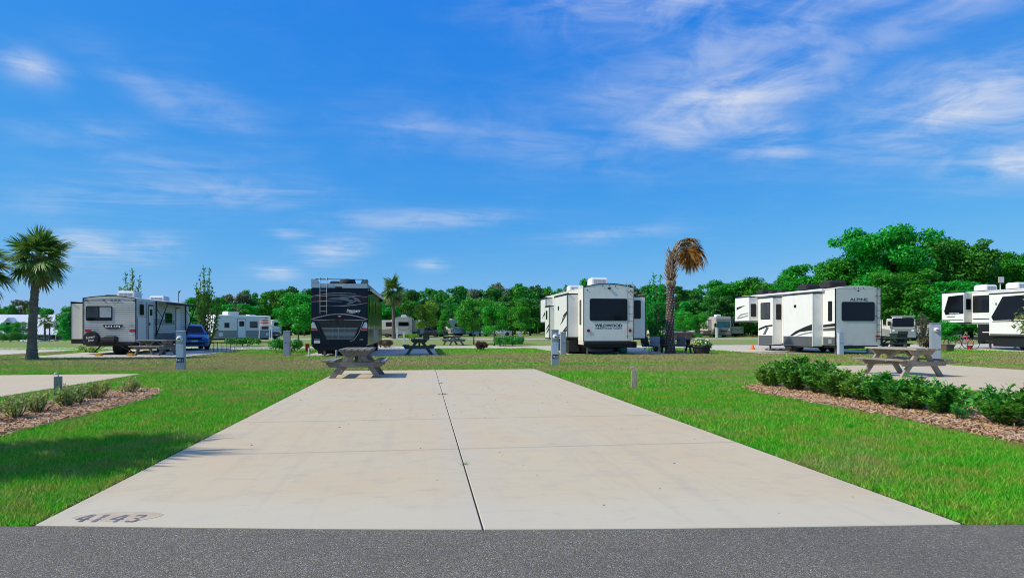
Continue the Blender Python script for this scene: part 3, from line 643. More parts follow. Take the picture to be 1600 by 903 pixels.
def water_post(label, loc, w, h, rz):
    r = thing('water_post', label, 'water post', loc, rz, 'timber water posts')
    m = MB(); m.bx(-w / 2, w / 2, -w / 2, w / 2, 0, h); m.build('post', 'post_wood', r, .008)
    m = MB(); m.bx(-w / 2 - .004, -w / 2 + .02, -w * .45, w * .45, h * .1, h * .97); m.build('split_board', 'post_wood', r)
    f = MB(); f.tube([(0, 0, h - .02), (0, 0, h + .05), (-.02, 0, h + .065), (-.07, 0, h + .06), (-.085, 0, h + .035)], .013, 8); fo = f.build('faucet', 'chrome', r, 0, True)
    f = MB(); f.lathe([(.03, h + .078), (.034, h + .085), (.03, h + .092)], 10); f.build('faucet_handle', 'steel', fo)
water_post('short wooden post with a tap beside the left hand shrub bed', G(91, 612), .125, .34, R(10))
water_post('short split wooden post with a tap on the lawn right of the empty pad', G(991, 606), .115, .42, R(-12))

# ------------------------------------------------------------------ shrubs in the beds
def shrub_meshes(seed, H, W, n, leaf, stems, aspect=.42, spiky=0, thick=1, low=.12):
    g = np.random.default_rng(seed); m = MB(); V = []
    for i in range(stems):
        a = g.uniform(0, 6.28); r = W / 2 * math.sqrt(g.random()); h = H * (1.0 - .35 * (r / (W / 2)) ** 2) * g.uniform(.72, 1.04)
        top = Vector((r * math.cos(a), r * math.sin(a), h)); b = Vector((top.x * .25, top.y * .25, 0)); mid = b.lerp(top, .5) + Vector((top.x * .12, top.y * .12, 0))
        m.tube([b, mid, top], [.009 * thick, .006 * thick, .002 * thick], 4, False)
        k = int(n / stems); t = low + (1 - low) * g.random(k) ** .75
        p = np.array([b.lerp(mid, x * 2) if x < .5 else mid.lerp(top, x * 2 - 1) for x in t])
        ang = g.uniform(0, 6.28, k); rise = g.uniform(.15, 1.1, k) + spiky * t
        d = np.stack([np.cos(ang) * np.cos(rise), np.sin(ang) * np.cos(rise), np.sin(rise)], 1)
        s = leaf * g.uniform(.65, 1.25, k)[:, None]; c = p + d * s * g.uniform(.6, 2.2, k)[:, None]
        sd = np.cross(d, unit(g, k) * .6 + np.array([0, 0, 1.])); sd /= np.linalg.norm(sd, axis=1)[:, None] + 1e-9; nn = np.cross(sd, d)
        V.append(np.stack([c - d * s, c + sd * s * aspect + nn * s * .16, c + d * s * 1.1, c - sd * s * aspect + nn * s * .16], 1).reshape(-1, 3))
    return m.mesh('stems', 0, True), quads('foliage', np.concatenate(V))
HS = [shrub_meshes(20 + i, .70, .80, 2300, .040, 46, .48) for i in range(4)]
hedge_lab = ['farthest dark green shrub of the right hand hedge', 'tall dark green hedge shrub, second from the far end', 'dark green hedge shrub, third from the far end', 'dark green hedge shrub, fourth from the far end', 'dark green hedge shrub in front of the picnic table, fifth from the far end',
             'dark green hedge shrub, sixth from the far end', 'dark green hedge shrub, seventh from the far end', 'last dark green shrub before the gap in the hedge', 'dark green shrub just past the gap in the hedge', 'nearest dark green hedge shrub, cut by the right edge']
for i, (y, s, dx) in enumerate(((13.7, .82, -.1), (12.9, 1.12, -.05), (12.1, 1.06, .05), (11.35, .98, 0), (10.75, .92, .1), (10.15, .98, 0), (9.55, .97, -.05), (8.98, .9, .05), (7.85, .92, .0), (7.3, 1.06, .1))):
    a, b = HS[i % 4]
    plant('hedge_shrub', hedge_lab[i], 'shrub', (8.2 + dx, y, .012), (a, b), ('bark', 'hedge_leaf'), (s * 1.08, s * 1.12, s * (1.0 if i < 3 else .88)), None, 'shrubs of the right hand hedge', ('stems', 'foliage'))
g_ = shrub_meshes(41, .30, .34, 260, .03, 9, .3)
plant('young_shrub', 'small light green young plant growing in the hedge gap', 'shrub', (7.95, 8.35, .012), g_, ('bark', 'clipped_leaf'), (1.1, 1.1, 1.0), None, None, ('stems', 'foliage'))
LS = [shrub_meshes(60 + i, .37, .50, 800, .026, 20, .5, .25) for i in range(3)]
low_lab = ['low pale shrub at the left edge of the left bed', 'low pale shrub, second from the left edge', 'low pale shrub, third from the left edge', 'low pale shrub below the wooden tap post', 'low pale shrub right of the wooden tap post', 'low pale shrub near the far end of the left bed', 'farthest low pale shrub, alone at the tip of the left bed']
for i, (y, s, dx) in enumerate(((10.05, 1.0, -.1), (10.55, 1.05, .05), (11.2, 1.05, 0), (11.95, 1.05, .05), (12.5, 1.0, -.05), (13.15, 1.08, -.1), (14.35, .9, .0))):
    a, b = LS[i % 3]
    plant('low_shrub', low_lab[i], 'shrub', (-6.2 + dx, y, .012), (a, b), ('bark', 'pale_leaf'), (s, s, s), None, 'low shrubs of the left hand bed', ('stems', 'foliage'))

# ------------------------------------------------------------------ palms
def fan_frond(seed, lp=.75, fan=.85, n=28, droop=.5, spread=122, wid=.040):
    """petiole plus a fan of pointed leaflets, along +X"""
    g = np.random.default_rng(seed); m = MB(); V = []; Fc = []
    pet = [(lp * t, 0, .10 * math.sin(t * 2.2)) for t in (0, .33, .66, 1)]
    m.tube(pet, [.022, .016, .013, .010], 5)
    tip = Vector(pet[-1]); me_v = list(m.v); me_f = list(m.f)
    for k in range(n):
        a = R(-spread + 2 * spread * (k + .5) / n + g.normal(0, 2)); L = fan * (1 - .28 * abs(a) / R(spread)) * g.uniform(.88, 1.08)
        d = Vector((math.cos(a), math.sin(a), 0)); sd = Vector((-d.y, d.x, 0)); st = tip + Vector((.22 * max(0, math.cos(a)), 0, -.03 * math.cos(a)))
        w = wid * g.uniform(.8, 1.25); dr = droop * g.uniform(.7, 1.4); pts = []
        for j, t in enumerate((0, .35, .7, 1)):
            c = st + d * (L * t) + Vector((0, 0, -dr * L * t * t * (.35 + .5 * max(0, math.cos(a))) + .05 * math.sin(a * 9) * t * (1 - t)))
            ww = w * (.55, 1.0, .7, .06)[j]; z = .012 * (1 if j in (1, 2) else 0); pts += [c - sd * ww + Vector((0, 0, z)), c + sd * ww + Vector((0, 0, z))]
        b = len(me_v); me_v += [tuple(p) for p in pts]; me_f += [(b + 2 * j, b + 2 * j + 1, b + 2 * j + 3, b + 2 * j + 2) for j in range(3)]
    me = bpy.data.meshes.new('frond'); me.from_pydata(me_v, [], me_f); return me
FR = [fan_frond(80 + i, (.62, .72, .55, .66)[i], (.82, .9, .78, .86)[i], 30, (.25, .4, .6, .35)[i]) for i in range(4)]
FRD = [fan_frond(90 + i, .5, 1.05, 30, 1.05, 75, .036) for i in range(3)]
def frond(parent, me, mat, z, azm, pitch, s=1, roll=0, name='frond', xy=(0, 0)):
    o = bpy.data.objects.new(name, me); C.objects.link(o); o.parent = parent
    if not me.materials: me.materials.append(mt(mat))
    o.material_slots[0].link = 'OBJECT'; o.material_slots[0].material = mt(mat)
    o.location = (xy[0], xy[1], z); o.rotation_mode = 'XYZ'
    o.rotation_euler = (Matrix.Rotation(azm, 3, 'Z') @ Matrix.Rotation(-pitch, 3, 'Y') @ Matrix.Rotation(roll, 3, 'X')).to_euler(); o.scale = (s, s, s); return o
def palm_trunk(parent, h, r0, r1, mat, seed=1, lean=(0, 0), rough=.012):
    g = np.random.default_rng(seed); n = 14; k = int(h / .085); V = []; Fq = []
    for i in range(k + 1):
        t = i / k; r = r0 + (r1 - r0) * min(1, t * 1.4) + (.08 * math.exp(-t * 14)) + (rough if i % 2 else -rough * .4) * g.uniform(.4, 1.4)
        for j in range(n):
            a = 2 * math.pi * j / n; rr = r * (1 + g.normal(0, .018)); V.append((lean[0] * t * t + rr * math.cos(a), lean[1] * t * t + rr * math.sin(a), h * t))
    for i in range(k):
        for j in range(n): Fq.append((i * n + j, i * n + (j + 1) % n, (i + 1) * n + (j + 1) % n, (i + 1) * n + j))
    me = bpy.data.meshes.new('trunk'); me.from_pydata(V, [], Fq); 
    for p in me.polygons: p.use_smooth = True
    return link_mesh('trunk', me, mat, parent)
def boots(parent, z0, z1, r, n, mat, xy=lambda z: (0, 0), size=.3, seed=2):
    g = np.random.default_rng(seed); mm = MB(); mm.prism([(0, -.055), (.0, .055), (.62, .03), (1, .012), (1, -.012), (.62, -.03)], (0, 0, 0), (1, 0, 0), (0, 1, 0), (0, 0, 1), .03)
    me = mm.mesh('leaf_base'); me.materials.append(mt(mat))
    for i in range(n):
        z = z0 + (z1 - z0) * (i + .5) / n; a = i * 2.4 + g.normal(0, .2); o = bpy.data.objects.new('leaf_base', me); C.objects.link(o); o.parent = parent
        x, y = xy(z); o.location = (x + (r * .72) * math.cos(a), y + (r * .72) * math.sin(a), z)
        o.rotation_euler = (Matrix.Rotation(a, 3, 'Z') @ Matrix.Rotation(-R(g.uniform(48, 72)), 3, 'Y')).to_euler(); s = size * g.uniform(.7, 1.25); o.scale = (s, 1.1, 1)
def sabal(label, loc, h, r, n, seed, s=1, lean=(0, 0), old=5, mat='palm_bark', group='living palm trees', nboot=20, pitch_lo=-65):
    p = thing('palm_tree', label, 'palm tree', loc, 0, group); g = np.random.default_rng(seed)
    palm_trunk(p, h, r * 1.1, r * .88, mat, seed, lean)
    if nboot: boots(p, h * .80, h * 1.02, r * 1.0, nboot, 'straw', lambda z: (lean[0] * (z / h) ** 2, lean[1] * (z / h) ** 2), .34 * s, seed)
    for i in range(n):
        f = (i + .5) / n; pit = R(84 - (84 - pitch_lo) * f ** .85 + g.normal(0, 11)); a = i * 2.39996 + g.normal(0, .15)
        frond(p, FR[int(g.integers(4))], 'palm_leaf' if i < n - old else 'palm_leaf_old', h + .12 * s - .25 * s * f, a, pit, s * g.uniform(.78, 1.12), g.normal(0, .35), 'frond', lean)
    return p
sabal('tall green palm standing on the grass left of the ribbed trailer', at(50, 28.0), 4.5, .17, 54, 5, .92, (.25, 0), 6)
sabal('palm just past the left edge, only frond tips in view', at(-46, 27.5), 4.1, .19, 40, 6, 1.0, (.1, 0), 8)
NP = at(0, 6.4) ; lat = -9.95
sabal('palm just outside the left edge, casting its shadow across the lawn', Vector((lat * CA + 5.35 * SA, 5.35 * CA - lat * SA, 0)), 4.3, .18, 40, 8, .98, (0, 0), 5, 'palm_bark', None)
sabal('slender palm rising behind the black motorhome', on(at(615, 82)), 6.3, .21, 40, 9, 1.25, (-.1, 0), 6, 'bark', 'living palm trees', 0, -70)
sabal('stouter of two small far palms in front of the white roofed house', on(at(70, 150)), 6.1, .22, 14, 10, 1.3, (0, 0), 3, 'bark', 'living palm trees', 0)
sabal('thinner of two small far palms in front of the white roofed house', on(at(77.5, 156)), 5.6, .16, 12, 11, 1.1, (0, 0), 3, 'bark', 'living palm trees', 0)
def dead_palm(loc):
    p = thing('dead_palm_tree', 'dead palm with brown fronds blown to the right and lights wound round its trunk', 'palm tree', loc); h = 4.1
    palm_trunk(p, h, .235, .20, 'dark_palm_bark', 12, (.06, 0), .02)
    # leaning dead heart
    V = MB(); V.tube([(.06, 0, h - .05), (.06, 0, h + .5), (.08, 0, h + 1.0), (.16, 0, h + 1.45), (.26, 0, h + 1.7)], [.21, .24, .24, .17, .06], 12); V.build('dead_heart', 'dark_palm_bark', p, 0, True)
    boots(p, h - .15, h + 1.5, .27, 64, 'straw', lambda z: (.06 + max(0, z - h - .6) * .14, 0), .42, 13)
    g = np.random.default_rng(14)
    for i in range(12):   # hanging dry strips under the head
        a = g.uniform(0, 6.28); frond(p, FRD[i % 3], 'straw', h + .12, a, R(-80), .34, g.normal(0, .4), 'dry_frond', (.06 + .19 * math.cos(a), .19 * math.sin(a)))
    FAN = [fan_frond(190 + i, .06, 1.0, 34, (.5, .8, .65)[i], 78, .030) for i in range(3)]
    for i in range(17):   # dry stalks swept to the right, each carrying a hanging fan
        up = i < 7; dy = g.normal(0, .22); tx, tz = (g.uniform(.55, 1.1), h + g.uniform(2.0, 2.35)) if up else (g.uniform(.6, 1.2), h + g.uniform(1.5, 2.05))
        m = MB(); m.tube([(.10, dy * .2, h + .9 + .04 * i), (.14 + .1 * (not up), dy * .5, h + 1.5 + .02 * i), (tx * .6, dy * .8, tz - .05), (tx, dy, tz)], [.04, .032, .022, .014], 6); m.build('dead_stalk', 'straw', p, 0, True)
        frond(p, FAN[i % 3], ('straw' if i % 3 else 'dead_frond') if up else 'dead_frond', tz, R(g.uniform(-38, 38)), R(g.uniform(-18, 8)) if up else R(g.uniform(-58, -8)), g.uniform(.62, .8) if up else g.uniform(1.0, 1.25), g.normal(0, .55), 'dead_frond', (tx, dy))
    for a, pt, s in ((R(170), R(62), .5), (R(150), R(70), .4)):
        m = MB(); m.tube([(0, 0, 0), (1.1, 0, .1)], [.016, .005], 5); o = m.build('dead_stalk', 'straw', p); o.location = (.0, 0, h + .9); o.rotation_euler = (Matrix.Rotation(a, 3, 'Z') @ Matrix.Rotation(-pt, 3, 'Y')).to_euler(); o.scale = (s * 1.6,) * 3
    V = []; Fq = []; k = 0
    for i in range(210):
        z = .12 + i * (h - .2) / 210; a = i * .79 + (i // 9) * .13; r = .25 - .028 * min(1, z / h * 1.4) + .08 * math.exp(-z / h * 14); c = Vector((.06 * (z / h) ** 2 + r * math.cos(a), r * math.sin(a), z)); s = .022
        q = [c + Vector(d) * s for d in ((1, 0, 0), (-1, 0, 0), (0, 1, 0), (0, -1, 0), (0, 0, 1.2), (0, 0, -1.2))]; b = len(V); V += [tuple(x) for x in q]
        Fq += [(b + i0, b + i1, b + i2) for i0, i1, i2 in ((0, 2, 4), (2, 1, 4), (1, 3, 4), (3, 0, 4), (2, 0, 5), (1, 2, 5), (3, 1, 5), (0, 3, 5))]
    me = bpy.data.meshes.new('light_bulbs'); me.from_pydata(V, [], Fq); o = link_mesh('light_bulbs', me, 'bulb', p); tag(o, 'string of small white bulbs wound round the trunk', kind='stuff')
    m = MB(); m.tube([((.255 - .03 * min(1, z / h * 1.4)) * math.cos(z * 22), (.255 - .03 * min(1, z / h * 1.4)) * math.sin(z * 22), z) for z in np.linspace(.1, h - .1, 260)], .006, 4); m.build('light_cable', 'rubber', p)
dead_palm(at(1047, 34.8))

# ------------------------------------------------------------------ trees
def P(k, *a, **kw):
    if k not in TREES: TREES[k] = make_tree_meshes(*a, **kw)
    return TREES[k]
def T1(k): return TREES[k]
P('maple0', 101, 4.3, 3.2, .95, 6800, .085, 30, .06, 'round', .17)
P('maple1', 102, 4.3, 2.9, .9, 6000, .085, 26, .06, 'oval', .18)
P('cone', 103, 4.2, 2.3, .5, 3800, .085, 24, .05, 'cone', .2)
TREES['sapA'] = shrub_meshes(104, 5.4, 1.5, 900, .085, 15, .42, .2, 3.2, .3)
TREES['sapB'] = shrub_meshes(105, 5.4, 1.35, 1900, .085, 24, .5, .2, 3.2, .06)
for i in range(4): P('oak%d' % i, 110 + i, 14, 12.5, 1.2, 21000, .23, 92, .36, ('wild', 'flat', 'round', 'wild')[i], .115)
for i in range(4): P('wood%d' % i, 130 + i, 10.5, 7.2, 1.0, 5200, .26, 30, .17, ('oval', 'round', 'wild', 'round')[i], .17)
P('pine', 140, 12.5, 5.6, 7.2, 2400, .24, 16, .17, 'flat', .15)
P('under', 141, 4.2, 6.5, .2, 3600, .22, 24, .06, 'round', .2)
def tree(name, label, k, px, d, top, mats=('bark', 'maple_leaf'), wpx=None, group=None, base_h=None, z=None):
    H0 = {'m': 4.3, 'c': 4.2, 's': 5.4, 'o': 14, 'w': 10.5, 'p': 12.5, 'u': 4.2}[k[0]]; W0 = {'maple0': 3.2, 'maple1': 2.9, 'cone': 2.3, 'sapA': 1.45, 'sapB': 1.3, 'pine': 5.6, 'under': 6.5}.get(k, 12.5 if k[0] == 'o' else 7.2)
    p = on(at(px, d)); h = CAMH + (HZ - top) * d / F - p.z; sz = h / H0; sx = (wpx * d / F / W0) if wpx else sz
    return plant(name, label, 'tree', p, TREES[k], mats, (sx, sx, sz), None, group)
tree('leafy_tree', 'bright green young tree just left of the black motorhome', 'maple0', 466, 52, 456, wpx=66)
tree('leafy_tree', 'young tree with yellow green top right of the small palm', 'maple1', 666, 84, 471, ('bark', 'lime_leaf'), 48)
tree('leafy_tree', 'narrow young tree between the yellow green tree and the round green tree', 'cone', 695, 82, 483, wpx=26)
tree('leafy_tree', 'round green young tree rising behind the purple bush', 'maple0', 740, 55, 464, wpx=64)
tree('leafy_tree', 'green young tree left of the clipped hedge', 'maple1', 772, 50, 473, wpx=50)
tree('leafy_tree', 'green young tree partly hidden by the left end of the cream caravan', 'maple1', 815, 72, 474, wpx=36)
tree('leafy_tree', 'tall bright sapling between the cream caravan and the dead palm', 'sapB', 1026, 38, 430, ('bark', 'maple_leaf'), 46)
tree('leafy_tree', 'low green tree right of the dead palm, left of its twin', 'maple0', 1071, 96, 486, wpx=34)
tree('leafy_tree', 'low green tree beside the beige motorhome', 'maple1', 1093, 98, 489, wpx=34)
tree('sapling', 'thin sparse sapling rising behind the ribbed trailer', 'sapA', 206, 42, 412, ('bark', 'sapling_leaf'), 44)
tree('sapling', 'leafy upright sapling between the blue car and the white trailer', 'sapB', 322, 46, 419, ('bark', 'sapling_leaf'), 36)
tree('sapling', 'olive leaved sapling left of the tall pedestal', 'sapB', 1441, 62, 487, ('bark', 'olive_leaf'), 24)
tree('sapling', 'small green tree between the tall pedestal and the black and white caravan', 'maple1', 1482, 43, 501, wpx=42)
tree('leafy_tree', 'dark cone shaped tree at the right end of the white roofed house', 'cone', 100, 120, 494, wpx=24)
tree('leafy_tree', 'round green tree in front of the left dormer of the house', 'maple0', 30, 118, 502, wpx=34)
tree('leafy_tree', 'dark green tree at the left edge in front of the house', 'maple1', 6, 112, 505, wpx=26)
# magnolia reaching into the frame at the right
P('magnolia', 150, 4.3, 2.6, .8, 1500, .085, 20, .06, 'oval', .18)
mg = at(1672, 16.0); plant('magnolia_tree', 'glossy leaved branch of a tree reaching in from the right edge', 'tree', (mg.x, mg.y, 0), TREES['magnolia'], ('bark', 'young_leaf'), (.80, .80, .62), 1.0)
# tall oaks at the right
for i, (px, d, top, w) in enumerate(((1150, 118, 446, 90), (1205, 112, 441, 90), (1262, 102, 420, 100), (1318, 98, 412, 100), (1386, 92, 364, 125), (1350, 100, 404, 100), (1445, 96, 379, 135), (1498, 92, 384, 120), (1420, 84, 430, 100), (1518, 100, 410, 62), (1574, 96, 408, 56), (1608, 90, 392, 90), (1660, 92, 395, 120), (1290, 90, 452, 90), (1485, 82, 440, 100))):
    tree('oak_tree', ['big dense green oak behind the right hand caravans', 'tallest oak of the right hand wood'][i == 4], 'oak%d' % (i % 4), px, d, top - (9 if i == 4 else 8 if i < 9 else 2), ('bark', 'oak_leaf'), w * 1.3, 'tall oaks of the right hand wood')
# far wood: rows of trees with tops as in the photograph
g = np.random.default_rng(21)
def row(x0, x1, tops, d, n, lab, grp):
    for i in range(n):
        px = x0 + (x1 - x0) * (i + .5) / n + g.normal(0, 2); t = np.interp(px, [a for a, _ in tops], [b for _, b in tops]) + g.normal(-8, 3.6); dd = d * g.uniform(.9, 1.12)
        k = int(g.integers(5)); ky = 'wood%d' % (k % 4) if k < 4 or g.random() < .6 else 'pine'
        m = 'grey_leaf' if g.random() < .13 else ('wood_leaf' if g.random() < .62 else 'oak_leaf')
        tree('woodland_tree', lab, ky, px, dd, t, ('bark', m), g.uniform(38, 58) * (150 / dd) ** .5, grp)
L1, L2, L3, L4 = 'tree of the far wood behind the white trailer', 'tree of the far wood between the black motorhome and the cream caravan', 'tree of the far wood behind the dead palm', 'tree behind the white roofed house'
row(300, 500, ((300, 466), (370, 461), (440, 458), (500, 462)), 150, 10, L1, 'trees of the far wood on the left'); row(305, 495, ((300, 482), (500, 480)), 125, 7, L1, 'trees of the far wood on the left')
row(585, 850, ((585, 470), (640, 462), (700, 456), (770, 454), (850, 449)), 145, 14, L2, 'trees of the far wood in the middle'); row(590, 845, ((590, 482), (845, 476)), 120, 9, L2, 'trees of the far wood in the middle')
row(985, 1150, ((985, 452), (1060, 452), (1100, 455), (1150, 446)), 135, 8, L3, 'trees of the far wood behind the dead palm'); row(1000, 1240, ((1000, 476), (1240, 468)), 112, 9, L3, 'trees of the far wood behind the dead palm')
row(-40, 110, ((-40, 482), (20, 480), (110, 486)), 270, 7, L4, 'trees behind the white roofed house'); row(105, 320, ((100, 486), (320, 470)), 165, 9, L1, 'trees of the far wood on the left')
row(1120, 1640, ((1120, 470), (1640, 440)), 125, 12, 'tree deep in the right hand wood behind the oaks', 'trees deep in the right hand wood')
row(500, 600, ((500, 465), (600, 466)), 150, 4, L1, 'trees of the far wood on the left'); row(850, 1000, ((850, 452), (1000, 452)), 150, 6, L2, 'trees of the far wood in the middle')
# undergrowth along the wood's edge, one mass
def undergrowth():
    V = []; gg = np.random.default_rng(31); co = np.empty(len(TREES['under'][1].vertices) * 3, np.float32); TREES['under'][1].vertices.foreach_get('co', co); co = co.reshape(-1, 3)
    for i in range(54):
        px = 120 + 1550 * (i + .5) / 54 ; d = 168 if px < 1130 else 128; p = on(at(px, d * gg.uniform(.95, 1.05))); a = gg.uniform(0, 6.28); s = gg.uniform(.8, 1.3) * d / 100
        c, sn = math.cos(a), math.sin(a); q = co * np.array([s, s, s * gg.uniform(.9, 1.3)]); V.append(np.stack([q[:, 0] * c - q[:, 1] * sn + p.x, q[:, 0] * sn + q[:, 1] * c + p.y, q[:, 2] + p.z], 1))
    o = link_mesh('undergrowth', quads('undergrowth', np.concatenate(V)), 'wood_leaf'); tag(o, 'dark green undergrowth along the foot of the far wood', 'undergrowth', kind='stuff')
undergrowth()
# clipped bushes and hedges in the second row
def bush_mesh(seed, H, W, D, n, leaf):
    g = np.random.default_rng(seed); cl = []
    for i in range(max(6, int(W * 6))):
        r = H * .36; cl.append((g.uniform(-W / 2 + r * .6, W / 2 - r * .6), g.uniform(-D / 2, D / 2) * .5, g.uniform(.45, .66) * H, r, r * 1.05, r * .95))
    m = MB()
    for i in range(5): x = g.uniform(-W * .3, W * .3); m.tube([(x, 0, 0), (x * 1.2, g.normal(0, .1), H * .6)], [.03, .012], 5)
    return m.mesh('stems'), quads('foliage', leaf_cloud(g, cl, n, leaf, .3, .6))
def bush(label, px, d, H, W, mat, n=1800, leaf=.055, seed=0, rz=0, group=None, name='clipped_bush', D=None):
    plant(name, label, 'bush', on(at(px, d)), bush_mesh(seed, H, W, D or W, n, leaf), ('bark', mat), (1, 1, 1), rz, group, ('stems', 'foliage'))
bush('clipped green bush behind the plain pedestal, left of the black motorhome', 446, 37.0, .85, 1.9, 'clipped_leaf', 3200, .05, 1, R(10))
bush('clipped green hedge in front of the white trailer', 383, 49, .75, 3.0, 'clipped_leaf', 2600, .06, 2)
bush('long clipped green hedge left of the cream caravan', 793, 49, .80, 2.5, 'clipped_leaf', 3200, .055, 3)
bush('green hedge piece behind the long clipped hedge', 801, 62, .7, 2.4, 'clipped_leaf', 1500, .06, 4)
bush('purple leaved bush on the grass by the round green tree', 750, 40.5, .62, .92, 'purple_leaf', 1900, .04, 5)
bush('brown red bush at the right rear of the black motorhome', 599, 46, .62, .9, 'brown_leaf', 1400, .045, 6)
bush('round brown bush right of the black motorhome, beside its twin', 608, 45, .62, .8, 'brown_leaf', 1400, .045, 7)
bush('brownish green bush behind the right hand picnic table', 1449, 42, .85, 1.1, 'brown_leaf', 1700, .05, 8)
bush('dark clipped bush at the left edge in front of the house', 12, 66, 1.1, 2.6, 'wood_leaf', 2000, .07, 9)
bush('dark clipped bush left of the tall palm trunk', 38, 72, .9, 2.6, 'wood_leaf', 1800, .07, 10)
bush('pale young shrub beneath the slide-out of the ribbed trailer', 139, 37, .42, 1.0, 'pale_leaf', 500, .04, 11)
bush('low green bush far behind by the beige motorhome', 1088, 84, .7, 1.6, 'clipped_leaf', 900, .07, 12)
bush('small yellow green bush beside the far grey caravan', 640, 80, .8, 2.3, 'lime_leaf', 900, .07, 13)
bush('dark shrub filling the foot of the sapling by the dead palm', 1027, 37.4, 1.15, 1.25, 'maple_leaf', 1700, .06, 14)
# ------------------------------------------------------------------ caravans and motorhomes (local: rear at y=0, +y forward, x right)
class RV:
    def __init__(s, name, label, loc, rz=0, cat='caravan'): s.r = thing(name, label, cat, loc, rz)
    def p(s, name, mat, m, bevel=0, par=None, smooth=False, seg=2): return m.build(name, mat, par or s.r, bevel, smooth, seg)
    def box(s, name, mat, x0, x1, y0, y1, z0, z1, bevel=0, par=None): m = MB(); m.bx(x0, x1, y0, y1, z0, z1); return s.p(name, mat, m, bevel, par)
    def win(s, sd, a0, a1, z0, z1, w, r=.09, frame='black_trim', glass='glass_dark', par=None, split=None, f=.035):
        m = MB(); m.side(sd, rrect(a0, a1, z0, z1, r), w, .018); fr = s.p('window', frame, m, 0, par)
        sp = [(a0 + f, a1 - f, z0 + f, z1 - f)] if not split else split
        if par is None:
            for q in sp:
                m = MB(); m.side(sd, rrect(*q[:4], max(.012, r - f)), w + (-.018 if sd in ('rear', 'left') else .018), .006); s.p('pane', q[4] if len(q) > 4 else glass, m, 0, fr)
        return fr
    def flat(s, name, mat, sd, poly, w, t=.006, par=None):
        m = MB(); m.side(sd, poly, w, t); return s.p(name, mat, m, 0, par)
    def lamp(s, sd, a, z, r, w, mat='red', name='tail_light', t=.03, rb=None):
        m = MB(); m.side(sd, ell(a, z, r, rb or r, 14), w, t); return s.p(name, mat, m)
    def ladder(s, x0, x1, z0, z1, y, mat='steel', n=8, hook=.14, r=.018, std=.09, roof=None):
        m = MB()
        for x in (x0, x1):
            pts = [(x, y - .01, z0), (x, y - std, z0 + .05), (x, y - std, z1 - .05), (x, y - std + .03, z1)]
            if hook: pts += [(x, y + .02, z1 + .03), (x, y + .16, z1 - .02), (x, y + .18, roof or z1 - hook)]
            m.tube(pts, r, 6)
        lad = s.p('ladder', mat, m, 0, None, True)
        for k in range(n):
            z = z0 + .14 + (z1 - z0 - .25) * k / (n - 1); mm = MB(); mm.tube([(x0, y - std, z), (x1, y - std, z)], r * .8, 6); s.p('rung', mat, mm, 0, lad)
        mm = MB()
        for x in (x0, x1):
            for z in (z0 + .12, (z0 + z1) / 2 - .1, z1 - .45): mm.tube([(x, y - std, z), (x, y + .004, z)], r * 1.3, 6)
        s.p('standoff', 'black_trim', mm, 0, lad)
        return lad
    def ac(s, x0, x1, y0, y1, z0, z1, mat='plastic_white'):
        m = MB(); b = .06
        m.loft([[(x0, y0, z0), (x1, y0, z0), (x1, y1, z0), (x0, y1, z0)], [(x0, y0, z1 - .1), (x1, y0, z1 - .1), (x1, y1, z1 - .1), (x0, y1, z1 - .1)], [(x0 + b, y0 + b, z1), (x1 - b, y0 + b, z1), (x1 - b, y1 - b, z1), (x0 + b, y1 - b, z1)]])
        a = s.p('roof_air_conditioner', mat, m, .03)
        mm = MB(); n = 6; w = (x1 - x0 - .3) / 3
        for c in range(3):
            for k in range(n):
                z = z0 + .06 + (z1 - z0 - .18) * k / n; mm.bx(x0 + .12 + c * (w + .03), x0 + .12 + c * (w + .03) + w, y0 - .006, y0 + .03, z, z + (z1 - z0 - .18) / n * .5)
        s.p('grille', 'mid_grey' if mat == 'plastic_white' else 'rubber', mm, 0, a)
        return a
    def wheel(s, x, y, r=.36, w=.24, rim='silver', hub=True):
        M = Matrix.Translation((x - math.copysign(w / 2, x) + math.copysign(w / 2, x), y, r)) @ Matrix.Rotation(R(90), 4, 'Y')
        m = MB(); m.lathe([(r * .55, -w / 2), (r * .92, -w / 2), (r, -w / 2 + .04), (r, w / 2 - .04), (r * .92, w / 2), (r * .55, w / 2)], 20, M); t = s.p('wheel', 'rubber', m, 0, None, False)
        m = MB(); m.lathe([(.02, -w / 2 + .03), (r * .54, -w / 2 + .01), (r * .56, 0), (r * .54, w / 2 - .01), (.02, w / 2 - .03)], 16, M); s.p('rim', rim, m, 0, t)
        return t
    def shell(s, W, prof, H, rise, L0, L1, mat='white', bevel=.05, roof='offwhite', y0r=None):
        """walls from a side profile (y,z), roof arched across"""
        m = MB(); m.prism(prof, (-W / 2, 0, 0), (0, 1, 0), (0, 0, 1), (1, 0, 0), W); b = s.p('body', mat, m, bevel)
        n = 10; sec = [(-W / 2 + W * k / n, H + rise * (1 - (2 * k / n - 1) ** 2)) for k in range(n + 1)] + [(W / 2, H - .02), (-W / 2, H - .02)]
        m = MB(); m.prism(sec, (0, L0, 0), (1, 0, 0), (0, 0, 1), (0, 1, 0), L1 - L0); s.p('roof', roof, m, 0)
        return b
    def slide(s, sd, W, y0, y1, z0, z1, prot, mat='white', trim='black_trim', face=None, awn=True, skirt=None):
        sg = -1 if sd == 'left' else 1; xa, xb = sg * W / 2, sg * (W / 2 + prot); x0, x1 = min(xa, xb), max(xa, xb)
        o = s.box('slide_out', mat, x0, x1, y0, y1, z0, z1, .015); t = .035
        m = MB()
        for y in (y0, y1): m.bx(xb - sg * t, xb + sg * .008, y - .008 if y == y0 else y - t, y + t if y == y0 else y + .008, z0 - .004, z1 + .004)
        m.bx(xb - sg * t, xb + sg * .007, y0 + t, y1 - t, z1 - t * .6, z1 + .007)
        s.p('edge_trim', trim, m, 0, o)
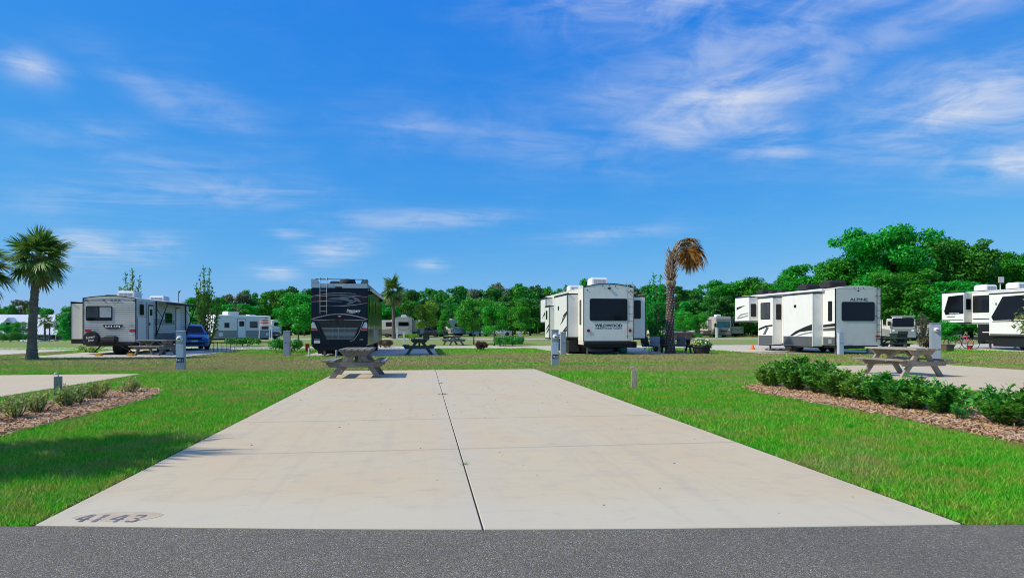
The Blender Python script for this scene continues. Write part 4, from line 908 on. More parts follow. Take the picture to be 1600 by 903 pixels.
        s.box('underside', 'frame_black', x0 + .02, x1 - .03, y0 + .02, y1 - .02, z0 - .08, z0 - .001, 0, o)
        if awn:
            mm = MB(); mm.tube([(xb - sg * .05, y0 - .05, z1 + .055), (xb - sg * .05, y1 + .05, z1 + .055)], .05, 8); s.p('slide_awning', 'black_trim' if awn is True else awn, mm, 0, o)
            s.box('awning_fabric', 'black_trim' if awn is True else awn, min(xa, xb - sg * .06), max(xa, xb - sg * .06), y0 + .02, y1 - .02, z1 + .06, z1 + .07, 0, o)
        if skirt: s.flat('skirt_panel', 'skirt_grey', sd, [(y0 + .04, z0 + .02), (y1 - .04, z0 + .02), (y1 - .04, skirt), (y0 + .04, skirt)], xb, .01, o)
        return xb
def swoosh(pts_top, pts_bot): return pts_top + pts_bot[::-1]
def corners(rv, W, z0, z1, t=.03, y=0, mat='black_trim', H=None, rise=0):
    """dark moulding round the rear face"""
    for sg in (-1, 1): m = MB(); m.bx(sg * W / 2 - (t if sg > 0 else .006), sg * W / 2 + (t if sg < 0 else .006), y - .012, y + .03, z0, z1); rv.p('corner_moulding', mat, m)
    if H:
        m = MB(); n = 12; up = [(-W / 2 + W * k / n, H + rise * (1 - (2 * k / n - 1) ** 2)) for k in range(n + 1)]; m.side('rear', up + [(x, z - .045) for x, z in up[::-1]], y, .014); rv.p('roof_moulding', mat, m)
def hitch_jacks(rv, y, W, z=.55):
    for sg in (-1, 1):
        m = MB(); m.bx(sg * W * .36 - .05, sg * W * .36 + .05, y - .05, y + .05, .03, z); m.bx(sg * W * .36 - .12, sg * W * .36 + .12, y - .12, y + .12, 0.0, .03); rv.p('jack', 'steel', m)

# ---- cream caravan with the wide rear window and ladder
def cream_caravan():
    W, L, H = 2.72, 10.6, 3.56; v = RV('fifth_wheel_caravan', 'cream caravan with wide dark rear window, ladder and slide-outs left of the dead palm', at(951, 33.0), 0); v.r.location.z = .014
    v.shell(W, [(0, .72), (7.4, .72), (7.7, 1.78), (10.3, 1.78), (10.6, 2.1), (10.35, H), (0, H)], H, .2, 0, 10.3, 'offwhite', .04)
    v.flat('rear_panel', 'offwhite', 'rear', rrect(-W / 2 + .03, W / 2 - .03, .73, H - .03, .05), 0, .012)
    corners(v, W, .72, H, .035, 0, 'black_trim', H, .2)
    v.win('rear', -1.03, 1.02, 1.78, 2.95, -.012, .10, 'black_trim', 'glass_dark', None, [(-1.0, .99, 2.12, 2.92), (-1.0, -.02, 1.81, 2.09), (.01, .99, 1.81, 2.09)])
    v.ladder(1.0, 1.33, .86, 3.80, -.012, 'steel', 8, .2, .016, .1, 3.62)
    for x in (-1.1, 1.16): v.lamp('rear', x, 1.27, .085, -.012, 'dark_red'); 
    for x, z in ((-.33, 3.60), (.03, 3.63), (.37, 3.59), (-1.15, 3.38), (1.2, 3.38)): v.lamp('rear', x, z, .03, -.012, 'dark_red' if z > 3.5 else 'letter_black', 'marker_light', .02)
    v.box('rear_camera', 'letter_black', -.06, .10, -.07, -.012, 3.45, 3.53, .01)
    lettering('WILDWOOD', .165, 'letter_black', v.r, (0, -.013, 1.47), REAR, 1.50, .045, 0, 'maker_lettering')
    lettering('HERITAGE GLEN', .075, 'letter_black', v.r, (0, -.013, 1.355), REAR, 1.45, .02, 0, 'model_lettering')
    v.flat('sticker', 'pale_grey', 'rear', rrect(-1.24, -.93, .96, 1.14, .01), -.012, .003)
    v.box('bumper', 'frame_black', -W / 2 + .05, W / 2 - .05, -.10, .05, .56, .70, .02)
    v.box('chassis', 'frame_black', -W / 2 + .12, W / 2 - .12, .06, 7.3, .40, .715); v.box('shade_fill_mid', 'frame_black', -W / 2 + .2, W / 2 - .2, 1.3, 3.3, .10, .399, .03); v.box('shade_fill_side', 'frame_black', -W / 2 - .5, -W / 2 + .1, 1.2, 4.3, .12, .78, .03); v.box('shade_fill_front', 'frame_black', -.9, .9, 5.4, 6.6, .14, .399, .03)  # dark boxes below the chassis added for clutter and the deep shade there
    for y in (3.9, 4.85):
        for x in (-1.12, 1.12): v.wheel(x, y, .39, .25)
    hitch_jacks(v, .7, W); hitch_jacks(v, 6.9, W)
    v.ac(-.66, .22, .9, 1.85, 3.72, 4.14); v.ac(-.6, .3, 6.3, 7.2, 3.70, 4.08)
    m = MB(); m.bx(-.5, .2, 4.1, 4.6, 3.72, 3.84); v.p('roof_vent', 'plastic_white', m, .03)
    # left slides
    xb = v.slide('left', W, 1.12, 4.5, .92, 3.2, .62, 'white'); 
    v.win('left', 3.1, 3.4, 2.42, 2.66, xb, .04)
    for k, (a, b, c) in enumerate((((1.2, 2.32), (2.4, 1.80), (2.0, 2.12)), ((1.2, 2.25), (2.9, 1.55), (2.2, 1.86)), ((1.2, 1.52), (3.6, .96), (2.6, 1.10)), ((1.2, 1.36), (3.3, .96), (2.3, 1.10)))):
        v.flat('stripe', 'letter_black', 'left', [a, c, b, (c[0] - .08, c[1] - .10), (a[0], a[1] - .12)], xb)
    xs = v.slide('left', W, 6.0, 7.3, .80, 2.72, .62, 'white'); v.win('left', 6.5, 6.95, 1.95, 2.5, xs, .05)
    v.flat('stripe', 'letter_black', 'left', [(6.05, 1.65), (6.6, 1.46), (7.2, 1.22), (6.6, 1.36), (6.05, 1.5)], xs); v.flat('stripe', 'letter_black', 'left', [(6.05, 1.42), (6.5, 1.25), (7.0, 1.02), (6.4, 1.15), (6.05, 1.28)], xs)
    xn = v.slide('left', W, 7.9, 9.7, 1.80, 3.30, .45, 'white')
    v.flat('stripe', 'letter_black', 'left', [(8.0, 2.5), (8.5, 2.36), (9.3, 1.95), (8.7, 2.15), (8.0, 2.3)], xn)
    v.win('left', .45, .78, 1.58, 2.9, -W / 2, .05); v.win('left', 5.2, 5.5, 3.0, 3.32, -W / 2, .04); v.box('black_box', 'black_trim', -W / 2 - .16, -W / 2, 4.55, 4.95, 2.8, 3.3, .02)
    v.box('side_skirt', 'pale_grey', -W / 2 - .01, -W / 2 + .04, .02, 1.08, .52, .76, .01)
    # right slide
    xr = v.slide('right', W, .62, 4.4, .86, 3.07, .90, 'offwhite'); v.win('rear', W / 2 + .05, W / 2 + .62, 1.90, 2.90, .62, .07)
    v.box('shade_fill_right', 'frame_black', W / 2, W / 2 + .5, .9, 4.2, .34, .66, .02)  # dark box added for clutter and shade below the slide-out
    return v
cream_caravan()
# ---- white caravan with the long name on its rear wall
def white_caravan():
    W, L, H = 2.65, 10.4, 3.52; v = RV('fifth_wheel_caravan', 'white caravan with dark rear window and black roof coolers behind the right hand picnic table', at(1341, 33.7), 0); v.r.location.z = .014
    v.shell(W, [(0, .45), (7.3, .45), (7.5, .75), (7.75, 1.80), (10.1, 1.80), (10.4, 2.1), (10.1, H), (0, H)], H, .17, 0, 10.0, 'bright', .04)
    v.flat('rear_panel', 'pale_grey', 'rear', rrect(-W / 2 + .02, W / 2 - .02, .47, H - .02, .06), 0, .014)
    m = MB(); n = 12; up = [(-W / 2 + W * k / n, H + .17 * (1 - (2 * k / n - 1) ** 2)) for k in range(n + 1)]; m.side('rear', up + [(W / 2, H - .03), (-W / 2, H - .03)], 0, .014); v.p('rear_crown', 'pale_grey', m)
    m = MB(); m.bx(-W / 2 - .008, -W / 2 + .02, -.016, .06, .46, H); v.p('corner_moulding', 'black_trim', m)
    v.win('rear', -.99, .95, 1.78, 2.81, -.014, .10)
    lettering('ALPINE', .155, 'letter_black', v.r, (.03, -.015, 2.865), REAR, 1.05, .02, 0, 'maker_lettering')
    v.flat('peak_emblem', 'letter_black', 'rear', [(-.09, 3.37), (.06, 3.37), (-.01, 3.47)], -.014, .004)
    for x in (-.27, .0, .28): v.lamp('rear', x, 3.56, .025, -.014, 'dark_red', 'marker_light', .02)
    v.ladder(1.03, 1.29, .68, 3.60, -.014, 'black_trim', 8, .2, .017, .09, 3.55)
    v.lamp('rear', -1.15, .95, .115, -.014, 'red', 'tail_light', .03, .06); v.lamp('rear', 1.13, .97, .14, -.014, 'red', 'tail_light', .03, .06)
    v.flat('number_plate', 'letter_white', 'rear', rrect(-1.27, -1.02, .70, .84, .01), -.014, .006); v.flat('vent_cover', 'plastic_white', 'rear', rrect(-1.26, -1.02, 1.05, 1.32, .02), -.014, .01)
    v.box('bumper', 'frame_black', -W / 2 + .05, W / 2 - .4, -.14, -.02, .31, .41, .01); v.box('chassis', 'frame_black', -W / 2 + .1, W / 2 - .1, .08, 7.2, .34, .445)
    for y in (3.7, 4.6):
        for x in (-1.10, 1.10): v.wheel(x, y, .38, .25)
    hitch_jacks(v, .5, W, .45); hitch_jacks(v, 7.0, W, .5)
    v.ac(-1.02, -.04, .9, 1.85, 3.64, 4.04, 'rubber'); v.ac(-.9, -.1, 3.2, 4.1, 3.64, 4.0, 'rubber'); v.ac(-.8, .0, 8.2, 9.0, 3.62, 3.98, 'rubber')
    for y in (6.0, 7.1): v.box('roof_vent', 'rubber', -.75, -.2, y, y + .55, 3.6, 3.84, .03)
    # left wall, slides and graphics
    W2 = -W / 2
    v.win('left', .28, .62, 1.78, 2.86, W2, .05); v.flat('skirt_panel', 'skirt_grey', 'left', [(.06, .47), (1.05, .47), (1.05, .92), (.06, .92)], W2)
    v.flat('stripe', 'letter_black', 'left', [(.06, 1.66), (1.05, 1.58), (1.05, 1.44), (.06, 1.50)], W2); v.flat('stripe', 'skirt_grey', 'left', [(.06, 1.44), (1.05, 1.38), (1.05, 1.24), (.06, 1.26)], W2)
    v.box('utility_hatch', 'mid_grey', W2 - .03, W2, .28, .6, .55, .8, .01)
    xb = v.slide('left', W, 1.1, 3.95, .40, 3.28, .60, 'bright', 'offwhite', None, True, .93)
    v.win('left', 2.62, 2.84, 2.58, 2.74, xb, .03)
    v.flat('stripe', 'letter_black', 'left', [(1.15, 1.62), (1.9, 1.45), (2.7, 1.22), (3.3, .95), (3.0, .95), (2.3, 1.18), (1.15, 1.28)], xb); v.flat('stripe', 'mid_grey', 'left', [(1.15, 1.22), (2.0, 1.10), (2.7, .95), (2.4, .95), (1.9, 1.04), (1.15, 1.14)], xb)
    xs = v.slide('left', W, 5.05, 6.75, .40, 3.25, .60, 'bright', 'offwhite', None, True, .95)
    v.win('left', 5.35, 6.45, 1.95, 3.0, xs, .06, 'black_trim', 'glass_grey'); v.win('rear', W2 - .40, W2 - .06, 1.92, 2.88, 5.05, .05)
    v.flat('stripe', 'letter_black', 'left', [(5.1, 1.52), (5.7, 1.48), (6.7, 1.25), (6.7, 1.38), (5.9, 1.56), (5.1, 1.62)], xs); v.flat('stripe', 'skirt_grey', 'left', [(5.5, 1.45), (5.75, 1.48), (6.2, 1.0), (5.9, 1.0)], xs)
    xn = v.slide('left', W, 7.85, 9.7, 1.88, 3.42, .62, 'bright', 'offwhite')
    v.win('rear', W2 - .5, W2 - .12, 2.15, 3.0, 7.85, .06); v.flat('stripe', 'letter_black', 'left', [(8.3, 2.92), (9.5, 2.62), (9.5, 2.80), (9.0, 2.86)], xn)
    for k in range(2): v.flat('stripe', 'mid_grey', 'left', [(7.95, 2.42 - .16 * k), (9.0, 2.34 - .2 * k), (9.5, 2.08 - .06 * k), (9.3, 2.08 - .06 * k), (8.9, 2.26 - .2 * k), (7.95, 2.36 - .16 * k)], xn)
    m = MB(); m.tube([(W2 - .12, .9, 3.48), (W2 - .12, 9.6, 3.52)], .07, 8); v.p('awning_roller', 'bright', m)
    v.box('front_storage', 'bright', W2 - .02, -W2 + .02, 7.36, 7.72, .5, 1.5, .03)
    # right slide seen behind the ladder
    v.slide('right', W, .8, 4.2, .75, 3.30, .30, 'warm_grey'); v.box('slide_base', 'frame_black', W / 2, W / 2 + .28, .82, 4.1, .35, .66, .01)
    m = MB(); 
    for i in range(4): m.tube([(W2 + .1 + .5 * i, 7.0, 0.01), (W2 + .1 + .5 * i, 7.0, .06)], .1, 8)
    v.p('jack_pad', 'frame_black', m)
    return v
white_caravan()
tc_ = at(1176, 41.2); m = MB(); m.lathe([(.24, 0), (.24, .02), (.15, .025), (.08, .2), (.04, .32), (.02, .33)], 14); o = m.build('traffic_cone', 'orange', None, 0, False); o.location = (tc_.x, tc_.y, .014); tag(o, 'orange cone under the nose of the white caravan with black roof coolers', 'cone')
# ---- black and white caravan at the right edge
def dark_caravan():
    W, H = 2.65, 3.85; A = at(1472, 45.0); v = RV('fifth_wheel_caravan', 'white and black caravan with angular dark windows at the right edge', (A.x + W / 2 + .6, A.y - 9.8, .014), 0)
    v.shell(W, [(0, .5), (7.0, .5), (7.4, .9), (7.6, 1.72), (9.9, 1.72), (10.3, 2.1), (10.0, H), (0, H)], H, .15, 0, 9.9, 'bright', .04)
    W2 = -W / 2
    v.flat('black_lower_wall', 'black_trim', 'left', [(.02, .52), (6.98, .52), (7.3, .9), (7.5, 1.66), (.02, 1.66)], W2, .012); v.box('chassis', 'frame_black', W2 + .1, -W2 - .1, .06, 7.0, .36, .495)
    v.flat('stripe', 'bright', 'left', [(.1, 1.1), (7.1, 1.1), (7.12, 1.16), (.1, 1.16)], W2 - .012, .004)
    v.flat('black_panel', 'black_trim', 'left', [(6.05, 2.45), (7.88, 2.45), (7.88, 3.62), (6.05, 3.62)], W2, .008); v.flat('stripe', 'black_trim', 'left', [(6.05, 2.0), (7.88, 2.0), (7.88, 2.06), (6.05, 2.06)], W2, .008); v.flat('stripe', 'mid_grey', 'left', [(6.05, 1.66), (7.88, 1.66), (7.88, 1.78), (6.05, 1.78)], W2, .01)
    v.win('left', 6.35, 7.2, 2.6, 3.35, W2 - .008, .05)
    xn = v.slide('left', W, 7.95, 9.8, 1.80, 3.85, .60, 'bright', 'bright')
    v.flat('dark_glazing', 'glass_dark', 'left', [(7.99, 2.40), (9.5, 2.34), (9.62, 2.60), (9.25, 3.64), (7.99, 3.70)], xn, .01); v.flat('stripe', 'black_trim', 'left', [(8.7, 2.18), (9.4, 2.18), (9.3, 2.24), (8.7, 2.24)], xn); v.flat('stripe', 'black_trim', 'left', [(8.02, 1.95), (9.78, 1.95), (9.78, 1.99), (8.02, 1.99)], xn)
    lettering('MONTANA', .10, 'letter_white', v.r, (xn - .011, 8.75, 2.38), LEFT, .85, .01, 0, 'maker_lettering')
    v.flat('end_panel', 'pale_grey', 'rear', rrect(W2 - .57, W2 - .02, 1.83, 3.80, .01), 7.95, .006); v.win('rear', W2 - .46, W2 - .1, 2.68, 3.42, 7.944, .03)
    xb = v.slide('left', W, 2.2, 6.0, .95, 3.58, .60, 'bright', 'bright')
    v.flat('dark_glazing', 'glass_dark', 'left', [(2.3, 1.96), (5.72, 1.90), (5.86, 2.12), (5.05, 3.42), (2.3, 3.5)], xb, .01); v.flat('stripe', 'black_trim', 'left', [(2.3, 1.82), (5.8, 1.80), (5.75, 1.86), (2.3, 1.88)], xb); v.win('left', 5.45, 5.55, 2.9, 3.05, xb - .01, .02, 'mid_grey')
    v.flat('black_sill', 'black_trim', 'left', [(2.24, .97), (5.96, .97), (5.96, 1.03), (2.24, 1.03)], xb)
    v.box('lower_box', 'black_trim', W2 - .45, W2 - .013, 2.3, 5.9, .22, .86, .03)
    v.ac(-1.05, -.2, 7.1, 8.1, 3.96, 4.36); v.ac(-.95, -.1, 4.9, 5.8, 3.96, 4.36)
    m = MB(); m.tube([(-.6, 6.5, 3.95), (-.6, 6.5, 4.45)], .03, 6); d = v.p('satellite_mast', 'plastic_white', m); m = MB(); m.bx(-.82, -.36, 6.42, 6.48, 4.40, 4.85); v.p('satellite_panel', 'pale_grey', m, .03, d)
    for y in (3.3, 4.25):
        for x in (-1.1, 1.1): v.wheel(x, y, .40, .25, 'steel')
    hitch_jacks(v, 6.9, W, .5); hitch_jacks(v, .6, W, .5)
    v.box('front_storage', 'black_trim', W2 - .01, -W2 + .01, 7.05, 7.5, .36, 1.5, .03)
dark_caravan()
# ---- black motorhome
def motorhome():
    W, L, H = 2.72, 10.8, 3.42; v = RV('motorhome', 'tall black motorhome with silver roof band, ladder and engine grille', at(530.5, 31.0), 0, 'motorhome'); v.r.location.z = .014
    m = MB(); m.prism([(0, .52), (L, .52), (L + .15, 1.0), (L, 2.2), (L - .15, 3.3), (L - .5, H), (0, H)], (-W / 2, 0, 0), (0, 1, 0), (0, 0, 1), (1, 0, 0), W); v.p('body', 'navy', m, .06)
    v.box('roof', 'graphite', -W / 2 + .05, W / 2 - .05, .25, L - .4, H + .001, H + .16, .05)
    # silver roof band with an open fairing
    v.flat('roof_band', 'silver', 'rear', [(-W / 2 + .005, 3.38), (W / 2 - .005, 3.38), (W / 2 - .01, 3.60), (-W / 2 + .01, 3.60)], .01, .03)
    for sg in (-1, 1):
        m = MB(); m.prism([(sg * W / 2, 3.6), (sg * (W / 2 - .36), 3.6), (sg * (W / 2 - .26), 3.80), (sg * W / 2, 3.82)], (0, -.02, 0), (1, 0, 0), (0, 0, 1), (0, 1, 0), .5); v.p('fairing_end', 'graphite' if sg > 0 else 'silver', m, .02)
        m = MB(); m.prism([(.1, 3.38), (L - .6, 3.38), (L - .7, 3.56), (.1, 3.60)], (sg * W / 2 - (.02 if sg > 0 else 0), 0, 0), (0, 1, 0), (0, 0, 1), (1, 0, 0), .02); v.p('roof_rail', 'graphite', m)
    m = MB(); m.bx(-W / 2 + .2, W / 2 - .2, -.0, .12, 3.795, 3.825); v.p('fairing_bar', 'black_trim', m, .008)
    m = MB(); m.lathe([(.40, 3.55), (.42, 3.70), (.36, 3.84), (.15, 3.88), (.01, 3.88)], 18, Matrix.Translation((.3, .75, 0)) @ Matrix.Diagonal((1, 1.2, 1, 1))); v.p('satellite_dome', 'rubber', m, 0, None, True)
    v.ac(-.62, -.1, 1.0, 1.7, 3.56, 3.80, 'rubber'); v.ac(.1, .8, 4.0, 4.9, 3.58, 3.86, 'rubber')
    # rear graphics
    def band(x0, x1, f, th, mat, name='swirl', n=18, y=0):
        xs = [x0 + (x1 - x0) * k / n for k in range(n + 1)]; up = [(x, f((x - x0) / (x1 - x0))) for x in xs]
        v.flat(name, mat, 'rear', up + [(x, z - th(i / n)) for i, (x, z) in list(enumerate(up))[::-1]], y, .004)
    thin = lambda t: .012 + .022 * math.sin(math.pi * t); fat = lambda t: .02 + .22 * math.sin(math.pi * t)
    band(-1.35, 1.35, lambda t: 3.02 - .06 * math.cos(t * 5), lambda t: .30, 'maroon')
    band(-1.35, .8, lambda t: 2.98 + .17 * math.sin(t * 2.4), thin, 'bronze_line', y=-.004); band(-1.35, 1.35, lambda t: 2.94 + .10 * math.sin(t * 3.1), thin, 'bronze_line', y=-.004)
    band(-1.35, .1, lambda t: 2.70 + .04 * math.sin(t * 3), thin, 'bronze_line', y=-.004); band(-.6, 1.35, lambda t: 2.52 + .14 * t - .06 * math.sin(t * 3.14), thin, 'bronze_line', y=-.004)
    band(-.55, .45, lambda t: 2.86 + .06 * math.sin(t * 3.14), lambda t: .05 + .05 * math.sin(3.14 * t), 'graphite', y=-.0045)
    v.flat('eagle_head', 'graphite', 'rear', [(-.5, 2.80), (-.1, 2.92), (.35, 2.98), (.7, 2.96), (.95, 2.82), (1.06, 2.66), (.82, 2.74), (.62, 2.62), (.30, 2.56), (.5, 2.70), (.2, 2.78)], -.0046, .004)
    v.flat('eagle_eye', 'navy', 'rear', [(.38, 2.88), (.60, 2.90), (.74, 2.80), (.60, 2.70), (.66, 2.80), (.5, 2.82)], -.0088, .002)
    lettering('Discovery', .17, 'letter_white', v.r, (.66, -.006, 2.20), REAR, .68, .02, .35, 'maker_lettering')
    band(.42, .86, lambda t: 2.17 + .03 * t, lambda t: .035 * math.sin(3.14 * t) + .006, 'letter_white', 'flourish', y=-.004)
    band(-1.35, 1.35, lambda t: 1.86 + .26 * math.sin(math.pi * t), lambda t: .05, 'bronze_line', 'arch_line', y=-.0); band(-1.35, 1.35, lambda t: 1.82 + .25 * math.sin(math.pi * t), lambda t: .03, 'maroon', 'arch_line', y=-.004)
    v.flat('emblem', 'silver', 'rear', [(-.12, 2.02), (.12, 2.02), (.03, 1.96), (0, 1.93), (-.03, 1.96)], -.006, .01)
    v.flat('seam', 'bronze_line', 'rear', [(-1.28, 1.80), (-.2, 1.83), (-.2, 1.805), (-1.28, 1.775)], -.002, .004); v.flat('seam', 'bronze_line', 'rear', [(.2, 1.83), (1.28, 1.80), (1.28, 1.775), (.2, 1.805)], -.002, .004); v.box('brake_light', 'dark_red', -.2, .2, -.025, -.001, 1.79, 1.84, .01)
    v.flat('engine_cover', 'rubber', 'rear', [(-1.06, 1.76), (1.10, 1.76), (.72, .80), (-.64, .80)], 0, .02)
    # grille of slats
    m = MB(); m.side('rear', [(-.90, 1.46), (.94, 1.46), (.70, .84), (-.62, .84)], -.02, .008); gr = v.p('grille', 'rubber', m)
    for k in range(10):
        z = .86 + .058 * k; f = (z - .84) / .62; mm = MB(); mm.bx(-.62 - .28 * f + .02, .70 + .24 * f - .02, -.06, -.028, z, z + .030); v.p('slat', 'steel', mm, 0, gr)
    for x in (-.32, -.05, .22, .5): mm = MB(); mm.bx(x, x + .02, -.066, -.061, .86, 1.45); v.p('grille_bar', 'mid_grey', mm, 0, gr)
    for sg in (-1, 1):
        m = MB(); m.tube([(sg * 1.12 + .02, -.03, 1.74), (sg * .92 + .02, -.05, 1.15), (sg * .66 + .03, -.05, .80), (sg * .5, -.04, .74)], .016, 6); v.p('chrome_trim', 'steel' if sg > 0 else 'rubber', m)
        x0, x1 = (-1.35, -1.06) if sg < 0 else (1.06, 1.35)
        q = [(-1.345, 1.28), (-1.05, 1.28), (-1.10, 1.45), (-1.2, 1.68), (-1.30, 1.70), (-1.345, 1.6)]; q = [(-a * -sg if sg > 0 else a, b) for a, b in q]; q = [(abs(a) * sg, b) for a, b in q]
        m = MB(); m.side('rear', q, 0, .03); t = v.p('tail_light', 'lens', m, .008)
        m = MB(); m.side('rear', [(sg * 1.34, 1.30), (sg * 1.09, 1.30), (sg * 1.10, 1.40), (sg * 1.34, 1.41)], -.03, .012); v.p('red_lens', 'red', m, 0, t)
        m = MB(); m.side('rear', [(sg * 1.34, 1.29), (sg * 1.34, 1.41), (sg * 1.34, 1.40)], -.03, .004)
    v.flat('number_plate', 'pale_grey', 'rear', rrect(-1.22, -.93, .66, .80, .01), -.002, .01); lettering('38K', .05, 'letter_white', v.r, (1.05, -.003, .81), REAR, .2, .01, .2, 'model_lettering'); v.flat('plate_light', 'mid_grey', 'rear', rrect(-1.2, -.95, .84, .87, .005), -.002, .01)
    v.ladder(-.92, -.60, 2.08, 3.86, 0, 'chrome', 7, .1, .017, .08, 3.78)
    v.box('rear_camera', 'rubber', -.2, .12, -.10, .0, 3.34, 3.44, .02); v.flat('roof_light', 'letter_white', 'rear', rrect(-.24, .2, 3.48, 3.51, .005), -.02, .006)
    m = MB(); m.prism([(-W / 2, .53), (W / 2, .53), (W / 2 - .25, .30), (-W / 2 + .25, .30)], (0, .02, 0), (1, 0, 0), (0, 0, 1), (0, 1, 0), .25); v.p('bumper', 'navy', m, .03)
    v.box('chassis', 'frame_black', -1.1, 1.1, .3, L - .5, .28, .515); v.box('mud_flap', 'rubber', -1.2, 1.2, 1.0, 1.04, .1, .5)
    for x in (-1.12, 1.12):
        for y in (2.6, 8.2): v.wheel(x, y, .48, .3, 'chrome')
    # right flank
    v.flat('side_gloss', 'dark_green', 'right', [(.06, 1.35), (L - .1, 1.35), (L - .2, 3.36), (.06, 3.36)], W / 2, .006); v.flat('lower_lockers', 'steel', 'right', [(3.6, .56), (7.4, .56), (7.4, 1.3), (3.6, 1.3)], W / 2, .006)
    for y in (4.5, 5.5, 6.5): v.flat('locker_seam', 'rubber', 'right', [(y, .57), (y + .02, .57), (y + .02, 1.29), (y, 1.29)], W / 2 + .006, .003)
    m = MB(); m.tube([(W / 2 + .1, .8, 3.34), (W / 2 + .1, L - 1.2, 3.34)], .075, 8); v.p('awning_roller', 'pale_grey', m)
    for y in (.85, L - 1.3): m = MB(); m.bx(W / 2, W / 2 + .14, y, y + .08, 3.1, 3.42); v.p('awning_bracket', 'rubber', m)
    for (y0, y1) in ((1.0, 2.0), (3.2, 4.4), (5.2, 6.4)): v.win('right', y0, y1, 2.2, 2.9, W / 2 + .006, .08)
    m = MB(); m.tube([(W / 2 + .1, 3.0, .6), (W / 2 + .1, 3.0, 1.5)], .02, 6); v.p('grab_rail', 'chrome', m)
    hitch_jacks(v, .5, 2.2, .4)
motorhome()
# ---- silver ribbed travel trailer
def trailer():
    W, L, H = 2.60, 7.4, 2.98; v = RV('travel_trailer', 'silver ribbed travel trailer with spare wheel on its rear, right of the tall palm', at(171.5, 33.0), 0); v.r.location.z = .014
    v.shell(W, [(0, .64), (L, .64), (L + .35, 1.2), (L + .25, 2.4), (L - .2, H), (0, H)], H, .13, 0, L - .2, 'silver_siding', .02, 'offwhite')
    # ribbed siding as real corrugation on rear and right wall
    z0, z1, p = .68, H - .06, .112; k = int((z1 - z0) / p); prof = []
    for i in range(k): z = z0 + i * p; prof += [(0.0, z), (.020, z + .012), (.020, z + p - .022), (.0, z + p - .010)]
    def rib(name, place, a0, a1):
        m = MB(); vs = [place(a, o, z) for a in (a0, a1) for o, z in prof]; n = len(prof); m.add(vs, [(i, i + 1, n + i + 1, n + i) for i in range(n - 1)]); v.p(name, 'silver_siding', m)
    rib('rear_siding', lambda a, o, z: (a, -.004 - o, z), -W / 2 + .03, W / 2 - .03); rib('side_siding', lambda a, o, z: (W / 2 + .004 + o, a, z), 1.2, L - .05)
    m = MB()
    for i in range(k + 1): z = z0 + i * p - .010; m.bx(-W / 2 + .03, W / 2 - .03, -.007, -.003, z, z + .014); m.bx(W / 2 + .003, W / 2 + .007, .05, L - .05, z, z + .014)
    v.p('siding_groove', 'skirt_grey', m)
    corners(v, W, .64, H, .04, -.02, 'black_trim', H, .13)
    w = -.026
    v.win('rear', -1.14, .14, 1.78, 2.55, w, .07, 'black_trim', 'glass_grey', None, [(-1.09, -.53, 1.96, 2.50, 'glass_grey'), (-.47, .09, 1.96, 2.50, 'glass_shade'), (-1.09, -.53, 1.82, 1.93, 'glass_dark'), (-.47, .09, 1.82, 1.93, 'glass_dark')])
    v.flat('badge', 'skirt_grey', 'rear', ell(.16, 1.465, .40, .125, 22), w, .012); v.flat('badge_wing', 'letter_black', 'rear', [(-.33, 1.56), (.66, 1.56), (.55, 1.40), (-.22, 1.40)], w - .003, .012)
    lettering('SALEM', .12, 'letter_white', v.r, (.165, w - .016, 1.425), REAR, .74, .02, 0, 'maker_lettering'); lettering('27DBK', .06, 'letter_grey', v.r, (1.07, w - .001, 1.52), REAR, .2, .01, 0, 'model_lettering')
    for x in (-1.04, 1.12): v.flat('tail_light', 'red', 'rear', rrect(x - .13, x + .13, 1.20, 1.32, .02), w, .03); 
    v.flat('number_plate', 'letter_white', 'rear', rrect(1.02, 1.24, 1.05, 1.15, .01), w, .01)
    for x in (-1.12, -.27, .1, .29, .47, 1.2): v.flat('marker_light', 'letter_black', 'rear', rrect(x - .06, x + .06, 2.83, 2.875, .015), w, .02)
    M = Matrix.Translation((-.79, -.06, .86)) @ Matrix.Rotation(R(90), 4, 'X'); m = MB(); m.lathe([(.33, 0), (.375, .03), (.375, .2), (.35, .235), (.02, .245)], 28, M); sw = v.p('spare_wheel_cover', 'rubber', m, 0, None, False)
    lettering('Forest', .13, 'letter_white', sw, (-.80, -.307, .86), (R(90), R(-12), 0), .45, .01, .3); lettering('River', .11, 'letter_white', sw, (-.76, -.307, .71), (R(90), R(-12), 0), .30, .01, .3)
    m = MB(); m.loft([[(-.22, -.1, .64), (.48, -.1, .64), (.48, -.55, .64), (-.22, -.55, .64)], [(-.24, -.08, .90), (.50, -.08, .90), (.50, -.55, .86), (-.24, -.55, .86)], [(.0, -.15, 1.0), (.44, -.15, 1.0), (.44, -.45, .98), (.0, -.45, .98)]]); v.p('covered_grill', 'fabric_dark', m, .05)
    v.box('bumper', 'frame_black', -W / 2 + .1, W / 2 - .1, -.22, -.05, .52, .63, .01); v.box('chassis', 'frame_black', -W / 2 + .15, W / 2 - .15, .02, L, .45, .635)
    for sg in (-1, 1):
        m = MB(); m.tube([(sg * .55, .35, .5), (sg * .95, .35, .12)], .035, 6); m.bx(sg * .95 - .16, sg * .95 + .16, .2, .5, .11, .15); v.p('stabiliser_jack', 'frame_black', m)
        m = MB(); m.tube([(sg * .28, .35, .5), (sg * .95, .36, .14)], .018, 6); v.p('jack_strut', 'steel', m)
    for y in (3.6, 4.45):
        for x in (-1.12, 1.12): v.wheel(x, y, .36, .23, 'steel')
    v.wheel(.12, .9, .34, .5, 'rubber').name = 'waste_tank'
    v.ac(-.10, .78, 1.0, 1.95, 3.06, 3.42); v.ac(-.1, .75, 5.0, 5.9, 3.06, 3.36)
